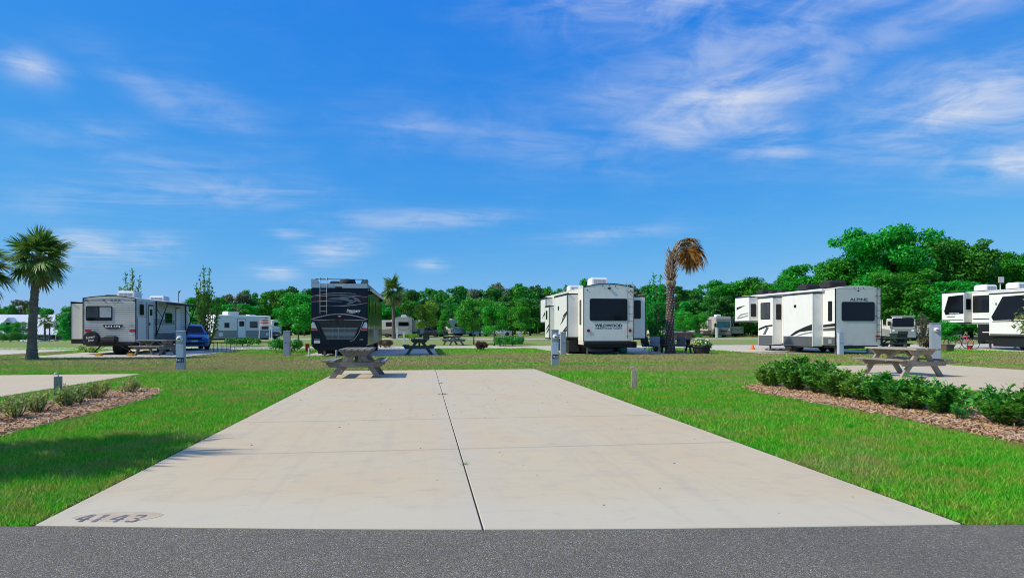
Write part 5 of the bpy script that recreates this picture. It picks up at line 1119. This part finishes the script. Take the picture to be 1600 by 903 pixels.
    m = MB(); m.tube([(-.98, 2.5, 3.0), (-.98, 2.5, 3.25)], .02, 6); m.bx(-1.35, -.7, 2.45, 2.55, 3.24, 3.28); v.p('television_aerial', 'steel', m)
    # left slide
    xl = v.slide('left', W, .5, 4.3, .82, 2.70, .84, 'pale_grey', 'black_trim'); v.box('slide_sill', 'frame_black', -W / 2 - .83, -W / 2, .52, 4.2, .58, .74, 0)
    # right wall: doors, window, kitchen hatch
    X = W / 2 + .026
    v.win('right', .38, .82, 2.10, 2.68, X, .08); v.flat('hatch', 'pale_grey', 'right', rrect(.1, 1.12, .74, 1.98, .03), X, .012); v.flat('door', 'pale_grey', 'right', rrect(1.42, 2.0, .72, 2.62, .08), X + .006, .02); v.flat('door_frame', 'black_trim', 'right', rrect(1.36, 2.06, .68, 2.68, .1), X, .006)
    v.box('door_handle', 'black_trim', X + .026, X + .06, 1.46, 1.54, 1.55, 1.7); v.flat('door_window', 'glass_dark', 'right', rrect(1.55, 1.86, 2.1, 2.45, .04), X + .026, .006)
    v.flat('door', 'pale_grey', 'right', rrect(5.3, 5.95, .72, 2.6, .08), X + .006, .02); v.flat('door_frame', 'black_trim', 'right', rrect(5.24, 6.0, .68, 2.66, .1), X, .006); v.win('right', 3.7, 4.7, 1.7, 2.3, X, .08)
    v.flat('stripe', 'skirt_grey', 'right', [(2.2, .72), (7.2, .72), (7.2, 1.1), (2.2, 1.1)], X, .006); v.flat('stripe', 'mid_grey', 'right', [(2.2, 1.95), (5.1, 1.85), (5.1, 1.6), (2.2, 1.6)], X, .004)
    # awning arms and roller
    m = MB(); m.tube([(X + .62, 2.35, 2.80), (X + .62, 6.9, 2.80)], .06, 8); v.p('awning_roller', 'rubber', m)
    m = MB(); m.add([(X, 2.4, 2.92), (X, 6.85, 2.92), (X + .62, 6.85, 2.86), (X + .62, 2.4, 2.86), (X, 2.4, 2.935), (X, 6.85, 2.935), (X + .62, 6.85, 2.875), (X + .62, 2.4, 2.875)], [(0, 1, 2, 3), (4, 7, 6, 5), (0, 4, 5, 1), (2, 6, 7, 3), (0, 3, 7, 4), (1, 5, 6, 2)]); v.p('awning_fabric', 'fabric_dark', m)
    for y in (2.4, 6.85):
        m = MB(); m.bx(X, X + .05, y - .03, y + .03, .95, 2.9); m.tube([(X + .03, y, 1.02), (X + .62, y, 2.80)], .03, 6); m.tube([(X + .03, y, 2.55), (X + .35, y, 1.98)], .018, 6); v.p('awning_arm', 'rubber', m)
    m = MB(); m.tube([(.9, 6.9, 3.0), (.9, 6.9, 3.75)], .02, 6); m.tube([(.9, 6.9, 3.6), (1.0, 6.9, 3.8)], .03, 6); v.p('roof_mast', 'rubber', m)
    v.box('entry_step', 'frame_black', X, X + .35, 1.45, 2.0, .42, .47, .01)
trailer()
for px, d, lab in ((154.5, 31.6, 'yellow levelling block under the left rear jack of the ribbed trailer'), (204, 31.6, 'yellow levelling block under the right rear jack of the ribbed trailer'), (228, 35.8, 'yellow levelling block beside the wheel of the ribbed trailer')):
    p = at(px, d); m = MB(); m.bx(-.14, .14, -.12, .12, 0, .06); m.bx(-.13, .13, -.11, .11, .061, .12); 
    for k in range(3): m.bx(-.11 + .08 * k, -.06 + .08 * k, -.10, .10, .121, .14)
    o = m.build('levelling_block', 'yellow', None, .008); o.location = (p.x, p.y, .014); tag(o, lab, 'block', 'yellow levelling blocks')
# ---- white trailer further off, seen from its flank
def far_trailer():
    v = RV('travel_trailer', 'white trailer with grey lower half and open white door beyond the blue car', on(at(385, 62)), R(50)); W, L, H = 2.4, 6.6, 2.62
    # local: flank x=+W/2 faces the camera; front at +y... turned so that the nose points left
    v.r.rotation_euler[2] = R(142); v.r.location = on(at(411, 64.5))
    v.shell(W, [(0, .45), (L - .3, .45), (L, .75), (L - .1, 1.0), (L - .55, H - .1), (L - .75, H), (0, H)], H, .08, 0, L - .8, 'white', .04)
    X = -W / 2
    v.flat('grey_panel', 'warm_grey', 'left', [(.05, .5), (L - .36, .5), (L - .1, .78), (L - .16, 1.12), (.05, 1.12)], X, .006); v.flat('stripe', 'mid_grey', 'left', [(.05, 1.12), (L - .16, 1.12), (L - .2, 1.2), (.05, 1.2)], X, .006)
    v.flat('door', 'bright', 'left', rrect(3.0, 3.85, .5, 2.30, .03), X - .006, .02); v.flat('door_frame', 'mid_grey', 'left', rrect(2.94, 3.91, .46, 2.36, .03), X, .004); v.win('left', 3.15, 3.7, 1.6, 2.1, X - .026, .04)
    v.win('left', 1.6, 2.5, 1.45, 2.1, X, .04, 'mid_grey', 'glass_dark', None, [(1.63, 2.47, 1.7, 2.07, 'glass_grey'), (1.63, 2.47, 1.48, 1.66)]); v.win('left', 4.75, 5.3, 1.45, 1.95, X, .04, 'mid_grey'); v.win('left', .3, 1.1, 1.3, 1.6, X, .04, 'mid_grey')
    v.box('utility_hatch', 'plastic_white', X - .02, X - .006, 5.45, 5.9, .65, 1.0, .01); v.box('utility_hatch', 'plastic_white', X - .02, X - .006, .3, .65, .65, .95, .01)
    v.ac(-.5, .4, 3.2, 4.4, H + .06, H + .42); v.box('roof_vent', 'plastic_white', -.4, .2, 1.2, 1.9, H + .05, H + .16, .02); v.box('gas_cover', 'white', -.4, .4, L + .05, L + .6, .5, 1.1, .05)
    v.box('chassis', 'frame_black', -1, 1, .1, L + .9, .3, .445); m = MB(); m.tube([(0, L + .85, .05), (0, L + .85, .6)], .04, 6); v.p('jockey_jack', 'steel', m)
    for y in (2.2, 3.0):
        for x in (-1.05, 1.05): v.wheel(x, y, .33, .2)
far_trailer()
def flag(px, d):
    p = on(at(px, d)); r = thing('flag', 'small red and white flag on a pole by the white trailer', 'flag', p); m = MB(); m.tube([(0, 0, 0), (0, 0, 2.55)], .025, 6); m.build('pole', 'plastic_white', r)
    m = MB(); n = 8; vs = [(.05 - .13 * k, .04 * math.sin(k * .9), z - .03 * k * (k > 2)) for k in range(n) for z in (1.75, 2.45)]; m.add(vs, [(2 * k, 2 * k + 1, 2 * k + 3, 2 * k + 2) for k in range(n - 1)]); m.build('cloth', 'flag', r)
flag(421, 58)
# ---- motorhomes and caravans far off
def far_box(label, px, d, W, L, H, rz, body, low, kind='caravan', front=False, glass='glass_dark', band=None, z=0):
    v = RV('motorhome' if kind == 'motorhome' else 'travel_trailer', label, on(at(px, d)), rz, kind)
    v.shell(W, [(0, .5), (L, .5), (L + .1, .9), (L, H), (0, H)], H, .1, 0, L, body, .06, 'offwhite')
    if front:
        v.win('rear', -W / 2 + .2, W / 2 - .2, 1.55, 2.55, 0, .12, 'black_trim', glass); v.flat('lower_front', low, 'rear', [(-W / 2 + .04, .52), (W / 2 - .04, .52), (W / 2 - .04, 1.45), (-W / 2 + .04, 1.45)], 0, .01)
        v.flat('front_grille', 'rubber', 'rear', rrect(-.5, .5, .85, 1.1, .03), -.01, .01); v.box('bumper', low, -W / 2, W / 2, -.15, -.001, .35, .62, .04)
        for x in (-W / 2 + .3, W / 2 - .3): v.lamp('rear', x, 1.15, .14, -.01, 'lens', 'headlight')
        for sg in (-1, 1): v.box('mirror', 'rubber', min(sg * W / 2, sg * (W / 2 + .3)), max(sg * W / 2, sg * (W / 2 + .3)), -.2, -.05, 1.7, 2.2, .03)
        v.flat('roof_cap_band', low, 'rear', [(-W / 2 + .05, 2.65), (W / 2 - .05, 2.65), (W / 2 - .1, 2.85), (-W / 2 + .1, 2.85)], 0, .008)
    else:
        v.win('rear', -.8, .75, 1.75, 2.35, 0, .06); v.ladder(W / 2 - .5, W / 2 - .2, .7, H + .1, 0, 'steel', 6, .1, .02, .08, H)
        for x in (-W / 2 + .2, W / 2 - .2): v.lamp('rear', x, 1.1, .09, 0, 'dark_red')
        n = 12; q = [(-1.05 + 2.1 * k / n, 1.65 - .45 * math.sin(math.pi * k / n)) for k in range(n + 1)]; v.flat('swoosh', 'mid_grey', 'rear', q + [(x, z_ - .09) for x, z_ in q[::-1]], 0, .006)
    for sd, sg in (('left', -1), ('right', 1)):
        for y0, y1 in ((L * .2, L * .38), (L * .55, L * .75)): v.win(sd, y0, y1, 1.7, 2.4, sg * W / 2, .05)
        v.flat('stripe', low, sd, [(.1, .6), (L - .1, .6), (L - .1, 1.1), (L * .5, 1.45), (.1, 1.2)], sg * W / 2, .006)
    v.ac(-.45, .35, L * .2, L * .2 + .9, H + .06, H + .42); v.box('roof_vent', 'plastic_white', -.3, .3, L * .6, L * .6 + .5, H + .06, H + .2, .02); v.box('chassis', 'frame_black', -W / 2 + .15, W / 2 - .15, .1, L - .1, .28, .495)
    for y in (L * .3, L * .72):
        for x in (-W / 2 + .16, W / 2 - .16): v.wheel(x, y, .38, .25)
    return v
v = far_box('beige motorhome facing the camera right of the dead palm', 1130.5, 99, 2.5, 8.5, 3.2, R(-2), 'beige', 'tan_dark', 'motorhome', True, 'glass_teal'); v.slide('left', 2.5, 1.6, 4.8, 1.0, 2.7, .6, 'beige', 'tan_dark')
v = far_box('grey caravan with curved dark stripe beside the small palm', 631, 93, 2.45, 8, 3.0, R(0), 'beige', 'tan_dark', 'caravan'); v.slide('right', 2.45, .8, 4.5, .9, 2.6, .8, 'warm_grey')
far_box('silver motorhome with dark windscreen far right under the oaks', 1411, 70, 2.5, 8, 2.35, R(-25), 'pale_grey', 'mid_grey', 'motorhome', True)
far_box('long white box trailer far right under the oaks', 1450, 74, 2.4, 6.5, 1.75, R(72), 'bright', 'white')
far_box('white caravan far behind the clipped bush left of the motorhome', 433, 96, 2.5, 7, 2.6, R(70), 'white', 'mid_grey')
far_box('white caravan half hidden behind the narrow young trees in the middle', 716, 112, 2.5, 7, 2.9, R(35), 'bright', 'warm_grey')
far_box('white caravan glimpsed between the beige motorhome and the white caravan', 1153, 108, 2.5, 7, 3.0, R(10), 'bright', 'mid_grey')
far_box('tan caravan half hidden behind the yellow green tree', 660, 100, 2.5, 7.5, 2.6, R(75), 'beige', 'tan_dark')
# ---- cars
def car(label, loc, rz, mat, kind='suv', s=1, name='parked_car'):
    v = RV(name, label, loc, rz, {'suv': 'car', 'pickup': 'pickup', 'sedan': 'car'}[kind]); v.r.scale = (s, s, s)
    # local: front towards -y (rear convention keeps "rear" face = y min = car's nose)
    L = {'suv': 4.6, 'pickup': 5.6, 'sedan': 4.6}[kind]; hood = {'suv': 1.05, 'pickup': 1.10, 'sedan': .88}[kind]; roof = {'suv': 1.68, 'pickup': 1.85, 'sedan': 1.42}[kind]
    def sec(y, w, zb, zt): return [(-w * .92, y, zb), (w * .92, y, zb), (w, y, zb + .18), (w, y, zt - .16), (w * .93, y, zt - .03), (w * .6, y, zt), (-w * .6, y, zt), (-w * .93, y, zt - .03), (-w, y, zt - .16), (-w, y, zb + .18)]
    m = MB(); m.loft([sec(0, .70, .42, hood - .25), sec(.06, .82, .34, hood - .16), sec(.35, .90, .27, hood - .06), sec(1.2, .93, .25, hood), sec(L * .55, .93, .25, hood + .03), sec(L - .5, .92, .27, hood + .02), sec(L - .1, .88, .32, hood - .02), sec(L, .80, .42, hood - .15)]); v.p('body', mat, m, 0, None, True)
    y0, y1, y2, y3 = {'suv': (1.05, 1.95, L - .75, L - .12), 'pickup': (1.45, 2.2, 3.45, 3.75), 'sedan': (1.25, 2.1, 3.3, 4.1)}[kind]; z0 = hood - .02; c = .04
    m = MB(); m.loft([[(-.87, y0, z0), (.87, y0, z0), (.87, y3, z0), (-.87, y3, z0)], [(-.70, y1 - .12, roof - .08), (.70, y1 - .12, roof - .08), (.70, y2 + .08, roof - .08), (-.70, y2 + .08, roof - .08)], [(-.60, y1, roof), (.60, y1, roof), (.60, y2, roof), (-.60, y2, roof)]]); v.p('cabin', mat, m, .04)
    def q4(name, a, b, f0=.08, f1=.92, off=(0, 0, 0)):
        """pane on the slanted quad between lower edge a0-a1 and upper edge b0-b1"""
        a0, a1, b0, b1 = (Vector(x) for x in (*a, *b)); n = (a1 - a0).cross(b0 - a0).normalized() * .012
        pts = [a0.lerp(a1, f0).lerp(b0.lerp(b1, f0), .12), a0.lerp(a1, f1).lerp(b0.lerp(b1, f1), .12), a0.lerp(a1, f1).lerp(b0.lerp(b1, f1), .9), a0.lerp(a1, f0).lerp(b0.lerp(b1, f0), .9)]
        m = MB(); m.add([p + n for p in pts] + [p - n for p in pts], [(0, 1, 2, 3), (7, 6, 5, 4), (0, 4, 5, 1), (1, 5, 6, 2), (2, 6, 7, 3), (3, 7, 4, 0)]); v.p(name, 'glass_dark', m)
    zt = roof - .08
    q4('windscreen', ((-.87, y0, z0), (.87, y0, z0)), ((-.70, y1 - .12, zt), (.70, y1 - .12, zt))); q4('rear_window', ((.87, y3, z0), (-.87, y3, z0)), ((.70, y2 + .08, zt), (-.70, y2 + .08, zt)))
    for sg in (1, -1):
        for f0, f1 in ((.08, .47), (.52, .93)):
            q4('side_window', ((sg * .87, y0, z0), (sg * .87, y3, z0)), ((sg * .70, y1 - .12, zt), (sg * .70, y2 + .08, zt)), f0, f1)
        for y in (.95, L - .95): v.wheel(sg * .84, y, .36 if kind != 'sedan' else .32, .24)
        v.box('mirror', mat, min(sg * .92, sg * 1.10), max(sg * .92, sg * 1.10), y0 + .25, y0 + .37, hood + .05, hood + .2, .03)
        m = MB(); m.prism([(sg * .40, hood - .33), (sg * .78, hood - .30), (sg * .82, hood - .16), (sg * .5, hood - .20)], (0, -.02 + .05, 0), (1, 0, 0), (0, 0, 1), (0, 1, 0), .09); v.p('headlight', 'lens', m)
        m = MB(); m.bx(sg * .72 - .08, sg * .72 + .08, L - .06, L + .01, hood - .32, hood - .1); v.p('tail_light', 'red', m)
    v.box('grille', 'rubber', -.42, .42, -.015, .05, hood - .38, hood - .22, .01); v.box('lower_grille', 'rubber', -.6, .6, -.01, .08, .40, .54, .01); v.flat('number_plate', 'letter_white', 'rear', rrect(-.18, .18, .56, .66, .01), -.0, .012)
    if kind == 'pickup': v.box('load_bed', 'rubber', -.72, .72, y3 + .1, L - .12, hood + .022, hood + .03)
    return v
car('blue car parked nose towards the camera beside the ribbed trailer', at(304, 39.3), R(26), 'car_blue', 'suv', 1.0)
for (px, d, rz, mat, kd, lab) in ((64, 178, R(80), 'car_white', 'pickup', 'white pickup parked in front of the white roofed house'), (98, 165, R(80), 'car_silver', 'sedan', 'silver car parked below the cone shaped tree'), (84, 180, R(85), 'car_dark', 'suv', 'dark car parked beside the white pickup'),
        (432, 78, R(60), 'car_dark', 'pickup', 'dark pickup behind the right end of the white trailer'), (700, 108, R(85), 'car_white', 'suv', 'white car parked far off behind the small picnic table'), (728, 116, R(80), 'car_silver', 'sedan', 'silver car far off, left of the round green tree'), (768, 112, R(80), 'car_white', 'sedan', 'white car far off between the two middle green trees'),
        (748, 118, R(95), 'car_silver', 'suv', 'silver car far off just behind the round green tree'), (800, 118, R(85), 'car_white', 'pickup', 'white pickup far off above the clipped hedge'), (1052, 112, R(80), 'car_white', 'suv', 'white car far off just right of the dead palm'), (1085, 114, R(85), 'car_silver', 'sedan', 'silver car far off under the low green trees'), (690, 104, R(80), 'car_dark', 'suv', 'dark car far off behind the narrow young tree'),
        (1110, 116, R(85), 'car_white', 'suv', 'white car far off, half behind the beige motorhome'), (1478, 84, R(85), 'car_white', 'sedan', 'white car far off left of the black and white caravan'), (1428, 82, R(80), 'car_silver', 'suv', 'silver car far off behind the olive sapling'), (1000, 100, R(85), 'car_dark', 'suv', 'dark car glimpsed right of the cream caravan')):
    car(lab, on(at(px, d)), rz, mat, kd)
# ---- house at the far left
def house():
    d = 235; c = on(at(58, d)); c.z = -3.0; h = thing('house', 'long white metal roofed house with two dormers at the far left', 'house', c, R(4)); W = 34; s = d / F
    zE, zR = 2.2, 9.6
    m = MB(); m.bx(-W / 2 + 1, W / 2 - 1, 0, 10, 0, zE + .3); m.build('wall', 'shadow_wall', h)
    m = MB(); m.prism([(-2.4, zE), (-2.4, zE - .25), (12.4, zE - .25), (12.4, zE), (6.2, zR), (3.8, zR)], (-W / 2, 0, 0), (0, 1, 0), (0, 0, 1), (1, 0, 0), W); rf = m.build('roof', 'roof_metal', h)
    m = MB()
    for k in range(40): x = -W / 2 + .4 + k * .85; m.prism([(-2.4, zE + .01), (3.8, zR + .01), (3.8, zR + .07), (-2.4, zE + .07)], (x, 0, 0), (0, 1, 0), (0, 0, 1), (1, 0, 0), .06)
    m.build('standing_seams', 'roof_metal', rf)
    for x in (-8.8, 7.6):
        m = MB(); m.prism([(x - 1.6, 3.8), (x + 1.6, 3.8), (x + 1.6, 6.4), (x, 8.2), (x - 1.6, 6.4)], (0, -1.1, 0), (1, 0, 0), (0, 0, 1), (0, 1, 0), 6); dm = m.build('dormer', 'wall_cream', h)
        m = MB()
        for sg in (-1, 1): m.prism([(x, 8.2), (x + sg * 2.1, 5.85), (x + sg * 2.1, 6.1), (x, 8.45)], (0, -1.5, 0), (1, 0, 0), (0, 0, 1), (0, 1, 0), 6.5)
        m.build('dormer_roof', 'roof_metal', dm); m = MB(); m.bx(x - .75, x + .75, -1.16, -1.1, 4.6, 6.5); m.build('dormer_window', 'glass_dark', dm)
    for k in range(9): m = MB(); x = -14 + k * 3.5; m.bx(x - .15, x + .15, -2.1, -1.8, 0, zE - .25); m.build('porch_column', 'wall_cream', h)
    for x in (-12, -6, 0, 6, 12): m = MB(); m.bx(x - .9, x + .9, -.06, 0, .7, 2.0); m.build('window', 'glass_dark', h)
house()
# ---- small things standing about
def bicycle(label, px, d, mat, rz, s=1):
    p = at(px, d); r = thing('bicycle', label, 'bicycle', (p.x, p.y, .014), rz, 'bicycles at the right edge'); r.scale = (s, s, s)
    for y in (-.5, .5):
        m = MB(); m.tube([(0, y + .33 * math.cos(t), .33 + .33 * math.sin(t)) for t in np.linspace(0, 2 * math.pi, 25)], .02, 5, False); w = m.build('wheel', 'rubber', r)
        m = MB()
        for k in range(6): t = k * math.pi / 6; m.tube([(0, y - .31 * math.cos(t), .33 - .31 * math.sin(t)), (0, y + .31 * math.cos(t), .33 + .31 * math.sin(t))], .003, 4)
        m.build('spokes', 'chrome', w)
    m = MB()
    for a, b in (((0, .5, .33), (0, .36, .85)), ((0, .36, .78), (0, -.12, .80)), ((0, .38, .72), (0, -.05, .30)), ((0, -.05, .30), (0, -.14, .88)), ((0, -.05, .30), (0, -.5, .33)), ((0, -.12, .78), (0, -.5, .33))): m.tube([a, b], .02, 6)
    m.build('frame', mat, r); m = MB(); m.tube([(-.27, .30, .98), (0, .36, .95), (.27, .30, .98)], .013, 6); m.tube([(0, .36, .84), (0, .36, .96)], .013, 6); m.build('handlebar', 'chrome', r); m = MB(); m.bx(-.07, .07, -.28, -.03, .88, .93); m.build('saddle', 'rubber', r, .02)
bicycle('pink bicycle leaning by the black and white caravan', 1507, 42.2, 'pink', R(60)); bicycle('white bicycle behind the pink one', 1498, 43.2, 'bright', R(75), 1.15)
def folding_chair(label, px, d, rz, mat):
    p = at(px, d); r = thing('folding_chair', label, 'chair', (p.x, p.y, .014), rz, 'folding chairs by the cream caravan')
    for sx in (-.27, .27):
        m = MB(); m.tube([(sx, -.25, 0), (sx, .22, .62)], .013, 6); m.tube([(sx, .25, 0), (sx, -.25, .45), (sx, .30, .95)][0:2], .013, 6); m.build('leg', 'chrome', r); m = MB(); m.bx(sx - .03, sx + .03, -.25, .22, .60, .63); m.build('armrest', 'rubber', r)
    m = MB(); m.prism([(-.25, .44), (.2, .38), (.2, .41), (-.25, .47)], (-.26, 0, 0), (0, 1, 0), (0, 0, 1), (1, 0, 0), .52); m.build('seat', mat, r); m = MB(); m.prism([(.2, .40), (.38, .95), (.41, .94), (.23, .39)], (-.26, 0, 0), (0, 1, 0), (0, 0, 1), (1, 0, 0), .52); m.build('backrest', mat, r)
folding_chair('dark folding chair right of the cream caravan, nearest the caravan', 1013, 34.2, R(20), 'fabric_dark'); folding_chair('grey folding chair just left of the dead palm', 1022, 34.4, R(-30), 'mid_grey'); folding_chair('dark folding chair behind the dead palm', 1036, 36, R(10), 'fabric_dark')
folding_chair('grey folding chair just right of the dead palm trunk', 1062, 34.6, R(-40), 'fabric_grey')
def planter(px, d):
    p = at(px, d); r = thing('flower_planter', 'dark planter full of pale flowers right of the dead palm', 'planter', (p.x, p.y, .0)); m = MB(); m.lathe([(.40, 0), (.48, .34), (.52, .36), (.52, .40), (.1, .40)], 18); m.build('pot', 'rubber', r)
    g = np.random.default_rng(77); o = link_mesh('foliage', quads('foliage', leaf_cloud(g, [(0, 0, .55, .55, .5, .28), (.2, 0, .5, .45, .4, .2)], 700, .06)), 'clipped_leaf', r); o = link_mesh('flowers', quads('flowers', leaf_cloud(g, [(0, 0, .66, .52, .48, .24)], 110, .05, .8, .9, .9)), 'flower', r)
planter(1096, 34.6)
def tub(label, px, d, rx, ry, rz_, mat, name):
    p = at(px, d); n = 14; m = MB(); m.lathe([(rx * .2, 0), (rx * .8, rz_ * .15), (rx, rz_ * .55), (rx * .8, rz_ * .9), (rx * .2, rz_)], 18, Matrix.Diagonal((1, ry / rx, 1, 1))); o = m.build(name, mat, None, 0, True); o.location = (p.x, p.y, .014); tag(o, label, 'ball' if name == 'exercise_ball' else 'kayak')
def kayak(px, d):
    p = at(px, d); m = MB(); L = .8; n = 9; loops = []
    for k in range(n):
        t = -1 + 2 * k / (n - 1); w = .02 + .32 * math.sqrt(max(0, 1 - t * t)); h = .03 + .17 * math.sqrt(max(0, 1 - t * t)); loops.append([(t * L, w * math.cos(a), .20 + .12 * t * t + h * math.sin(a)) for a in np.linspace(0, 2 * math.pi, 13)[:-1]])
    m.loft(loops); o = m.build('small_kayak', 'lavender', None, 0, True); o.location = (p.x, p.y, .0); o.rotation_euler[2] = R(-8); tag(o, 'lavender plastic kayak lying under the rear of the cream caravan', 'kayak')
kayak(939, 34.1); tub('round teal ball under the rear of the cream caravan', 973, 33.8, .26, .26, .50, 'teal', 'exercise_ball')
def crate(label, px, d, w, h, mat, name='storage_box', rz=0, dep=.5, cat='box'):
    p = on(at(px, d)); r = thing(name, label, cat, p + Vector((0, 0, .012)), rz); m = MB(); m.loft([[(-w * .46, -dep * .46, 0), (w * .46, -dep * .46, 0), (w * .46, dep * .46, 0), (-w * .46, dep * .46, 0)], [(-w / 2, -dep / 2, h), (w / 2, -dep / 2, h), (w / 2, dep / 2, h), (-w / 2, dep / 2, h)]]); m.build('box', mat, r, .02); m = MB(); m.bx(-w * .53, w * .53, -dep * .53, dep * .53, h + .001, h + .06); m.build('lid', mat, r, .015)
crate('green lidded bin between the two right hand caravans', 1404, 41, .75, 1.0, 'bin_green', 'refuse_bin', 0, .7, 'bin'); crate('dark box beside the tall pedestal', 1480, 38.5, .55, .35, 'brown_box'); crate('brown box far off right of the dead palm', 1064, 84, 2.6, .75, 'brown_box', 'storage_box', 0, 1.5)
crate('dark barrel like bin under the yellow green tree', 666, 76, .8, .75, 'bin_green', 'refuse_bin', 0, .8, 'bin'); crate('green bin under the narrow young tree', 696, 76, .55, .8, 'bin_green', 'refuse_bin', 0, .6, 'bin'); crate('red can at the left side of the black motorhome', 480.5, 38, .22, .4, 'red', 'fuel_can', 0, .3, 'can'); crate('teal bucket beside the wheel of the ribbed trailer', 254, 33.2, .26, .26, 'teal', 'bucket', 0, .26, 'bucket'); crate('small red cooler by the pink bicycle', 1515, 41.5, .16, .2, 'dark_red', 'cool_box', 0, .35)
def pet_pen():
    A, B = at(320, 36.8), at(367, 36.4); r = thing('pet_pen', 'low black metal pen fence right of the blue car', 'fence', (0, 0, .0)); n = 8
    for k in range(n):
        p = A.lerp(B, k / (n - 1)); m = MB(); m.tube([(p.x, p.y, 0), (p.x, p.y, .62)], .016, 6); m.build('post', 'rubber', r)
    for z in (.06, .60): m = MB(); m.tube([(A.x, A.y, z), (B.x, B.y, z)], .014, 6); m.build('rail', 'rubber', r)
pet_pen()
# second pole: white frame posts beside the flag
def rack(px, d):
    p = on(at(px, d)); r = thing('ladder_rack', 'white leaning frame beside the white trailer', 'frame', p, R(20))
    for x in (-.55, .55): m = MB(); m.tube([(x, 0, 0), (x * .9, 0, 1.7)], .04, 6); m.build('upright', 'plastic_white', r)
    m = MB(); m.tube([(-.5, 0, 1.7), (.5, 0, 1.72)], .04, 6); m.build('crossbar', 'plastic_white', r)
rack(415, 56)
tagcount = len([o for o in SC.objects]); print('objects', tagcount)
